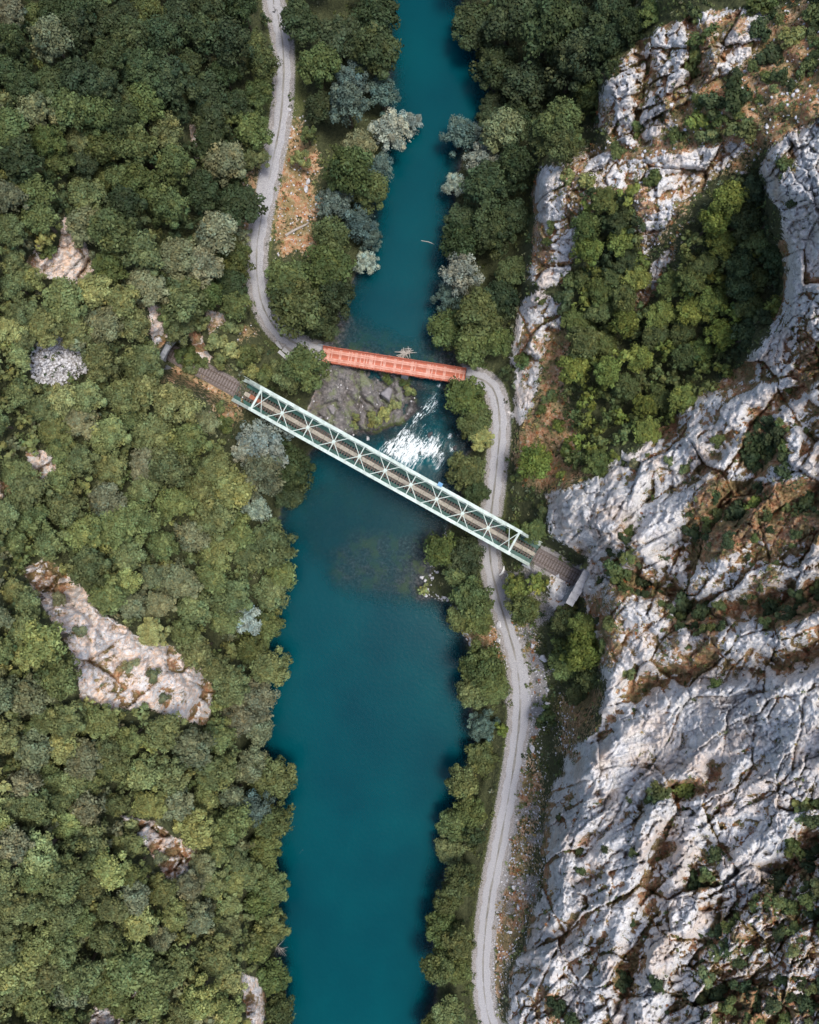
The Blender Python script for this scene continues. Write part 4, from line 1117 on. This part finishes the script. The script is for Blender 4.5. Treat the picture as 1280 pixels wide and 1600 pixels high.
for q in inframe[:300]: tree(q[0], q[1], q[2] * 1.08, q[3], 'hillside_tree', None if q[2] > 17 else MED, 'trees of the hillside woods')
print('hillside trees', len(inframe), 'rest', len(rest))


def place_low(lst, name, lab, cat, lib, scale=1.1, hz=1.6, tones=TONES):
    VV, FF, CC = [], [], []; off = 0
    for (u, v, r_, t) in lst:
        z0 = zat(u, v); r = r_ * scale * (H - z0 - 4) / F; p = ground_under(u, v, hz * r)
        a, f, c, _ = random.choice(lib); th = random.uniform(0, 6.28); co, si = math.cos(th), math.sin(th)
        x = a[:, 0] * co - a[:, 1] * si; y = a[:, 0] * si + a[:, 1] * co
        VV.append(np.stack([x * r + p.x, y * r + p.y, a[:, 2] * r * random.uniform(0.7, 1.35) + p.z], 1)); FF.append(f + off); off += len(a)
        CC.append(c * np.array(jit(tones[t])[:3], np.float32))
    me = mesh_np(name, np.concatenate(VV), np.concatenate(FF), M['leaf']); vcol(me, 'tone', np.concatenate(CC))
    o = obj(name, me); o.color = (1, 1, 1, 1); tag(o, lab, cat, kind='stuff'); return o


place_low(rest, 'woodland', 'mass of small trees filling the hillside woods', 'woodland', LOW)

# ---- shrubs on the cliff and slopes
SHRUBS = []


def shrub(u, v, rpx, tone, group='shrubs on the limestone cliff'):
    z0 = zat(u, v); r = rpx * (H - z0) / F; p = ground_under(u, v, 0.45 * r)
    o = obj('shrub', random.choice(SHR)); o.location = (p.x, p.y, p.z - 0.06 * r); o.rotation_euler = (0, 0, random.uniform(0, 6.28))
    s = r * 1.1; o.scale = (s, s * random.uniform(0.8, 1.15), s * random.uniform(0.75, 1.1)); o.color = jit(TONES[tone]); o['group'] = group; o['category'] = 'shrub'
    SHRUBS.append((o, u, v, tone, 'shrub', rpx)); return o


named = [(1190, 690, 26, 'd'), (1215, 680, 20, 'd'), (1172, 715, 18, 'd'), (1150, 800, 22, 'd'), (1175, 790, 16, 'b'), (1125, 805, 18, 'm'), (1230, 745, 22, 'd'), (1255, 790, 26, 'd'),
         (965, 890, 22, 'm'), (985, 870, 16, 'm'), (1000, 905, 20, 'd'), (1062, 945, 20, 'd'), (1080, 830, 16, 'd'), (1105, 840, 14, 'd'), (1135, 845, 14, 'd'), (1095, 960, 18, 'd'), (1205, 955, 20, 'd'), (1230, 965, 16, 'd'), (1075, 1232, 22, 'b'),
         (1030, 1240, 17, 'm'), (1015, 1255, 12, 'm'), (1115, 1068, 12, 'm'), (985, 1050, 12, 'o'), (1115, 1335, 15, 'd'), (1085, 1375, 18, 'd'), (1105, 1365, 13, 'm'), (907, 1328, 13, 'm'), (908, 1360, 10, 'm'), (945, 1325, 8, 'd'), (990, 1330, 9, 'd'), (975, 1530, 18, 'd'),
         (1025, 1535, 14, 'd'), (870, 1570, 18, 'd'), (890, 1590, 15, 'd'), (1255, 1260, 24, 'y'), (1275, 1350, 22, 'd'), (1085, 100, 26, 'm'), (1100, 60, 22, 'm'), (1090, 190, 22, 'b'), (1150, 150, 28, 'd'), (1115, 160, 22, 'd'), (1160, 200, 24, 'm'), (1185, 50, 20, 'd'),
         (1200, 90, 22, 'd'), (1240, 60, 20, 'y'), (1270, 30, 26, 'm'), (1260, 105, 18, 'm'), (1090, 30, 16, 'm'), (1190, 12, 22, 'm'), (965, 235, 15, 'm'), (1020, 280, 16, 'm'), (890, 280, 14, 'y'), (918, 290, 18, 'y'), (1055, 215, 14, 'm'), (1000, 200, 14, 'm'),
         (1225, 265, 18, 'm'), (1240, 310, 16, 'd'), (870, 665, 11, 'b'), (885, 700, 12, 'b'), (890, 720, 11, 'b'), (878, 742, 9, 'b'), (845, 640, 10, 'm'), (858, 620, 12, 'm'), (820, 560, 16, 'm'), (845, 470, 10, 'm'), (880, 470, 22, 'd'), (905, 440, 20, 'm'),
         (860, 355, 10, 'm'), (855, 380, 9, 'm'), (985, 830, 12, 'm'), (1045, 720, 10, 'o'), (1070, 730, 12, 'o'), (990, 725, 11, 'g'), (1120, 690, 12, 'm'), (850, 800, 12, 'm'), (945, 1010, 12, 'm'), (955, 975, 14, 'm'),
         (75, 395, 14, 'm'), (95, 705, 14, 'y'), (90, 940, 16, 'g'), (125, 985, 13, 'g'), (205, 1040, 13, 'g'), (240, 1055, 12, 'g'), (255, 1090, 11, 'g'), (205, 1285, 16, 'y'), (250, 1340, 14, 'g'), (300, 558, 17, 'm'), (318, 568, 11, 'm'), (284, 553, 13, 'm'), (296, 576, 12, 'o'), (348, 660, 16, 'm'), (345, 635, 12, 'o'),
         (385, 560, 20, 'm'), (360, 545, 18, 'y'), (335, 535, 18, 'y'), (410, 590, 20, 'm'), (430, 575, 16, 'o'), (360, 510, 16, 'y'), (400, 550, 16, 'o'), (310, 505, 16, 'y'), (425, 625, 18, 'd'), (395, 580, 14, 'y'), (440, 640, 18, 'd'), (345, 560, 14, 'o'), (258, 500, 12, 'o'),
         (600, 645, 15, 'y'), (585, 655, 12, 'y'), (615, 632, 10, 'y'), (556, 650, 8, 'y'), (553, 665, 7, 'y'), (640, 612, 10, 'y'), (605, 592, 8, 'm'), (632, 600, 8, 'm')]
for u, v, r, t in named: shrub(u, v, r, NAMES[t], 'shrubs on the limestone cliff' if u > 780 else 'shrubs on the left bank')
S2 = Darts()
for u, v, r, t in named: S2.add(u, v, r * 0.8)


def scatter_shrubs(poly, n, rmin, rmax, tones, cond=lambda u, v: True, limit=999):
    p = np.array(poly); uu = RNG.uniform(p[:, 0].min(), min(p[:, 0].max(), 1300), n); vv = RNG.uniform(p[:, 1].min(), min(p[:, 1].max(), 1620), n)
    ins = poly_sd(uu, vv, poly, 400) > 0; c = 0
    for i in range(n):
        if not ins[i] or c >= limit or len(SHRUBS) >= 300: continue
        r = RNG.uniform(rmin, rmax); u, v = uu[i], vv[i]
        if not S2.ok(u, v, r) or not cond(u, v) or gat(DROAD, u, v) < 18 or gat(DRAIL, u, v) < 14: continue
        S2.add(u, v, r); shrub(u, v, r, random.choice(tones)); c += 1


scatter_shrubs(GREEN_IN_ROCK[5], 1500, 9, 21, ['dark green', 'dark green', 'mid-green', 'mid-green', 'olive'], limit=50)
scatter_shrubs(SCRUB_T, 800, 8, 18, ['mid-green', 'dark green', 'olive'], limit=22)
for g in (0, 1, 2, 3, 4): scatter_shrubs(GREEN_IN_ROCK[g], 200, 7, 14, ['dark green', 'mid-green', 'dark green'], limit=9)
scatter_shrubs(ROCK_R[0], 3000, 3.5, 8, ['mid-green', 'dark green', 'olive'], lambda u, v: gat(lodge, u, v) > 0.45, limit=70)
scatter_shrubs(ORANGE[0], 500, 5, 10, ['mid-green', 'olive', 'yellow-green'], limit=18)
scatter_shrubs(ORANGE[2], 300, 4, 9, ['mid-green', 'bright green'], limit=8)
print('shrubs', len(SHRUBS))

# ---- tufts of grass and low herbs, rubble
TUFT = [crown_arrays(600 + i, 4, 5, 0.3, (0.3, 0.5), 0.35, 0, 0.18) for i in range(6)]
tt_ = dict(TONES); tt_['dry'] = (0.34, 0.25, 0.10); tt_['rust'] = (0.34, 0.15, 0.06)
tl = []
n = 60000
uu = RNG.uniform(-20, 1300, n); vv = RNG.uniform(-20, 1620, n); uu[::2] = RNG.uniform(800, 1300, n // 2)
for i in range(n):
    u, v = uu[i], vv[i]
    if gat(RV, u, v) > -8 or gat(DROAD, u, v) < 13 or gat(DRAIL, u, v) < 9: continue
    rk = gat(rock_full, u, v)
    if rk > 0.5:
        if gat(lodge, u, v) > 0.40 and RNG.random() < 0.5: tl.append((u, v, RNG.uniform(1.8, 5.0), random.choice(['dry', 'olive', 'rust', 'mid-green', 'olive'])))
    elif gat(OR, u, v) > -4:
        if RNG.random() < 0.55: tl.append((u, v, RNG.uniform(2, 5.5), random.choice(['dry', 'rust', 'olive', 'olive', 'mid-green', 'yellow-green'])))
    elif gat(LG, u, v) > 0:
        if RNG.random() < 0.10: tl.append((u, v, RNG.uniform(2, 4), 'olive'))
    elif RNG.random() < 0.42: tl.append((u, v, RNG.uniform(3, 7.5), random.choice(['olive', 'mid-green', 'mid-green', 'grey-green', 'dark green'])))
    if len(tl) >= 10000: break
place_low(tl, 'ground_cover', 'low grass and herbs on the open ground and rock ledges', 'undergrowth', TUFT, 1.0, 0.2, tt_)
print('tufts', len(tl))


def rock_arrays(seed, n=10):
    r = np.random.default_rng(seed)
    me = bpy.data.meshes.new('tmp'); import bmesh
    bm = bmesh.new(); bmesh.ops.create_icosphere(bm, subdivisions=n, radius=1.0)
    for q in bm.verts:
        q.co *= 1 + 0.0
    pl_ = [(Vector(r.normal(size=3)).normalized(), r.uniform(0.45, 0.8)) for _ in range(9)]
    for q in bm.verts:
        for nrm, dd in pl_:
            s = q.co.dot(nrm)
            if s > dd: q.co -= nrm * (s - dd)
        q.co += Vector(r.normal(0, 0.025, 3))
    bmesh.ops.triangulate(bm, faces=bm.faces); bm.verts.ensure_lookup_table()
    v = np.array([q.co[:] for q in bm.verts], np.float32); f = np.array([[q.index for q in k.verts] for k in bm.faces]); bm.free()
    return v * np.array([1, 0.8, 0.6], np.float32), f


SR = [rock_arrays(i, 1) for i in range(6)]
VV, FF = [], []; off = 0


def stones(n, cond, rmin, rmax, box):
    global off
    c = 0; k = 0
    while c < n and k < n * 40:
        k += 1; u = RNG.uniform(box[0], box[1]); v = RNG.uniform(box[2], box[3])
        if not cond(u, v): continue
        z = zat(u, v); p = P(u, v, z); a, f = SR[RNG.integers(6)]; s = rmin + (rmax - rmin) * RNG.random() ** 2.5; th = RNG.uniform(0, 6.28)
        x = a[:, 0] * math.cos(th) - a[:, 1] * math.sin(th); y = a[:, 0] * math.sin(th) + a[:, 1] * math.cos(th)
        VV.append(np.stack([x * s + p.x, y * s + p.y, a[:, 2] * s + p.z + 0.1 * s], 1)); FF.append(f + off); off += len(a); c += 1


stones(1100, lambda u, v: gat(SCR, u, v) > -3, 0.16, 0.52, (40, 145, 515, 612))
stones(1900, lambda u, v: gat(OR, u, v) > -8 and gat(DROAD, u, v) > 13, 0.06, 0.38, (765, 900, 880, 1610))
stones(500, lambda u, v: gat(OR, u, v) > -6 and gat(DROAD, u, v) > 13, 0.06, 0.35, (370, 505, 170, 640))
stones(700, lambda u, v: gat(OR, u, v) > -6, 0.10, 0.55, (840, 1285, 0, 480))
stones(70, lambda u, v: gat(LG, u, v) > 0, 0.1, 0.4, (480, 650, 570, 690))
stones(160, lambda u, v: -9 < gat(RV, u, v) < 2 and v > 830, 0.12, 0.6, (640, 760, 830, 1010))
rme = mesh_np('rubble', np.concatenate(VV), np.concatenate(FF), M['rock']); tag(obj('rubble', rme), 'scattered pale limestone rubble on the verges and scree', 'rubble', kind='stuff')

BR = []
for i in range(7):
    v, f = rock_arrays(50 + i, 3); BR.append(mesh_np('boulder', v, f, M['rock']))
BOULDERS = [(684, 894, 4, 'in the shallows below the green bridge'), (660, 902, 5, 'in the shallows farthest from the right bank'), (718, 910, 5, 'under bushes beside the shallows'), (716, 921, 6, 'on the bank edge beside the shallows'),
            (779, 976, 7, 'on the river side of the right road, uppermost of two'), (779, 1002, 5, 'on the river side of the right road, lower of two'), (735, 986, 5, 'at the water edge below the river bend'), (849, 1029, 8, 'on the slope between right road and cliff trees'),
            (832, 1008, 6, 'on the rubble beside the right road bend'), (856, 1078, 6, 'beside the wide gravel apron, upper one'), (855, 1101, 7, 'beside the wide gravel apron, lower one'), (858, 1127, 5, 'under the small tree below the gravel apron'),
            (832, 1171, 7, 'on the verge where the right road narrows again'), (866, 1045, 4, 'at the foot of the cliff-side trees'), (871, 898, 6, 'beside the track at the right tunnel mouth'), (810, 1416, 6, 'in the rubble below the lower cliff'),
            (817, 1395, 5, 'close against the foot of the lower cliff'), (803, 1386, 5, 'nearest the road in the lower rubble'), (798, 1457, 5, 'lowest in the rubble beside the right road'), (478, 296, 7, 'in the clearing right of the left road'),
            (481, 284, 6, 'in the clearing above its neighbour boulder'), (452, 172, 5, 'on the edge of the left road near its top'), (605, 618, 15, 'large, on the rock ledge above the rapid'), (575, 686, 6, 'at the waterline below the rock ledge'),
            (705, 682, 5, 'wet, right of the rapid'), (693, 655, 6, 'wet, in the upper rapid'), (672, 678, 8, 'dark wet, in the middle of the rapid'), (712, 700, 6, 'wet, against the right bank below the rapid'), (520, 640, 11, 'grey, on the left part of the rock ledge'), (500, 655, 9, 'grey, at the left foot of the ledge')]
wetm = simple('wet_boulder', (0.07, 0.07, 0.075), 0.35, 0.4, 2, bump=0.4); greym = simple('grey_boulder', (0.26, 0.25, 0.26), 0.9, 0.4, 1.5, bump=0.5)
wetset = []
for i in range(7):
    c = BR[i].copy(); c.materials.clear(); c.materials.append(wetm); wetset.append(c)
gset = []
for i in range(7):
    c = BR[i].copy(); c.materials.clear(); c.materials.append(greym); gset.append(c)
for i, (u, v, r, where) in enumerate(BOULDERS):
    z = max(zat(u, v), -0.3); p = P(u, v, z); s = r * (H - z) / F
    o = obj('boulder', (wetset if 'wet' in where else gset if (where.startswith('grey') or where.startswith('large')) else BR)[i % 7]); o.location = (p.x, p.y, z + 0.15 * s); o.scale = (s, s * random.uniform(.8, 1), s); o.rotation_euler = (0, 0, random.uniform(0, 6.28))
    col_ = 'dark' if 'wet' in where else 'grey' if (where.startswith('grey') or where.startswith('large')) else 'white'
    tag(o, f'{col_} boulder {where}', 'boulder', 'boulders beside road and river')

# ---- driftwood, logs, slabs
dw = P(632, 553, 2.2); e = empty('driftwood_pile', dw); tag(e, 'pale driftwood heap caught against the red bridge pier', 'driftwood')
for k in range(34):
    a = random.gauss(0.4, 0.8); L = random.uniform(0.4, 1.3); c = Vector((random.gauss(0, .6), random.gauss(0, .4), random.uniform(0.05, 0.7)))
    d = Vector((math.cos(a), math.sin(a), random.uniform(-.15, .15))) * L
    MB().tube([c - d, c + Vector((0, 0, .08)), c + d], [0.06, 0.11, 0.05], 5).build('branch', M['dead'], e)


def log(u0, v0, u1, v1, r, lab, up=0.25):
    a = P(u0, v0, zat(u0, v0) + up); b = P(u1, v1, zat(u1, v1) + up); o = empty('fallen_log', a); tag(o, lab, 'log')
    q = b - a
    MB().tube([(0, 0, 0), q * 0.4 + Vector((0.1, .15, .05)), q * 0.75, q], [r, r * .9, r * .7, r * .4], 7).build('stem', M['dead'], o)
    for t in (0.5, 0.7, 0.85):
        s = q * t; MB().tube([s, s + Vector((random.uniform(-1, 1), random.uniform(-1, 1), 0.4)) * 0.8], [r * .4, r * .1], 5).build('branch', M['dead'], o)


log(446, 368, 483, 348, 0.28, 'bleached fallen log in the clearing right of the left road')
log(662, 375, 677, 381, 0.12, 'thin pale log floating in the upper river', up=0) if False else None
o = MB().tube([(-1.6, 0.3, 0), (0, 0, 0.02), (1.2, -0.5, 0.02)], [0.07, 0.1, 0.04], 6).build('floating_branch', M['dead'], None, P(670, 378, 2.22)); tag(o, 'thin pale branch floating in the upper river', 'branch')
de = empty('dead_tree', P(428, 1475, zat(424, 1475))); tag(de, 'bare grey dead tree leaning over the left water edge', 'tree')
MB().tube([(0, 0, -0.3), (0.8, 0.2, 1.5), (2.0, 0.6, 3.2)], [0.2, 0.15, 0.06], 7).build('trunk', M['dead'], de)
for k in range(14):
    t = random.uniform(0.3, 1); b0 = Vector((2.0 * t, 0.6 * t, 0.2 + 3.0 * t)); q = Vector((random.uniform(-.4, 1.6), random.uniform(-1.6, 1.6), random.uniform(0, .9)))
    MB().tube([b0, b0 + q * 0.6, b0 + q * 1.2 + Vector((0, 0, .1))], [0.06, 0.04, 0.015], 5).build('branch', M['dead'], de)
for (u, v, a, lx, ly, lab) in ((436, 540, 1.0, 0.9, 0.35, 'thin upright white concrete slab beside the left road bend'), (443, 556, 0.75, 1.3, 0.4, 'long white concrete slab between left road and bushes'), (449, 551, 0.8, 1.1, 0.45, 'squat pale concrete slab nearest the left road bend')):
    z = zat(u, v); o = MB().box(-lx, lx, -ly, ly, -0.3, 0.32).box(-lx * .9, lx * .5, -ly * .6, ly * .6, 0.325, 0.42).build('concrete_slab', M['concrete'], None, P(u, v, z)); o.rotation_euler = (0.08, 0.05, -a); tag(o, lab, 'slab')
z = zat(784, 893)
o = MB().tube([P(u, v, z + 0.3) - P(784, 893, z) for u, v in ((788, 884), (787, 890), (784, 896), (780, 899))], [0.12, 0.22, 0.22, 0.12], 7).build('curved_board', M['white'], None, P(784, 893, z)); tag(o, 'small white curved piece lying beside the right road below the green bridge', 'debris')

# ------------------------------------------------------------------ labels that single out each tree and shrub
MARKS = [(100, 400, 'the split white crag'), (95, 565, 'the grey scree patch'), (65, 735, 'the small rust-stained crag'), (190, 1010, 'the long orange crag'), (265, 1325, 'the little twin crag'), (395, 1570, 'the low white crag by the water'),
         (265, 545, 'the left tunnel mouth'), (400, 400, 'the left road bend'), (440, 100, 'the top of the left road'), (505, 555, 'the red bridge left end'), (728, 588, 'the red bridge right end'), (371, 608, 'the green bridge left end'),
         (836, 867, 'the green bridge right end'), (905, 900, 'the right tunnel headwall'), (812, 1085, 'the wide gravel apron'), (790, 1280, 'the lower right road'), (758, 1500, 'the bottom of the right road'), (780, 690, 'the road above the green bridge'),
         (1000, 130, 'the topmost grey crag'), (870, 340, 'the white crag above the right bank'), (1225, 420, 'the white buttress at the right edge'), (1030, 430, 'the rust-coloured gully rib'), (1000, 740, 'the cliff nose above the green bridge'), (1180, 800, 'the scrubby ledge high on the cliff'),
         (1075, 1232, 'the hollow in the white slab'), (1180, 1480, 'the scrub corner at lower right'), (900, 1330, 'the lower cliff edge'), (640, 190, 'the silvery willow over the river'), (660, 670, 'the rapid'), (430, 1200, 'the left bank bulge'), (1200, 50, 'the top right corner'), (10, 20, 'the top left corner'), (10, 1590, 'the bottom left corner'), (200, 200, 'the dark upper wood')]
ORD = ['nearest', 'second-nearest', 'third-nearest', 'fourth-nearest', 'fifth-nearest', 'sixth-nearest', 'seventh-nearest', 'eighth-nearest', 'ninth-nearest', 'tenth-nearest', 'eleventh-nearest', 'twelfth-nearest', 'thirteenth-nearest', 'fourteenth-nearest', 'fifteenth-nearest', 'sixteenth-nearest', 'seventeenth-nearest', 'eighteenth-nearest', 'nineteenth-nearest', 'twentieth-nearest', 'farthest']
bucket = {}
for it in TREES + SHRUBS:
    o, u, v, tone, kind, r = it
    mk = min(MARKS, key=lambda m: (m[0] - u) ** 2 + (m[1] - v) ** 2); du, dv = u - mk[0], v - mk[1]
    if abs(dv) > abs(du): dr_ = 'above' if dv < 0 else 'below'
    else: dr_ = 'left of' if du < 0 else 'right of'
    bucket.setdefault((tone, kind, dr_, mk[2]), []).append((du * du + dv * dv, it[0]))
for (tone, kind, dr_, mk), lst in bucket.items():
    lst.sort(key=lambda q: q[0])
    for i, (_, o) in enumerate(lst):
        o['label'] = f'{tone} {kind} {dr_} {mk}' + ('' if len(lst) == 1 else ', ' + ORD[min(i, len(ORD) - 1)])
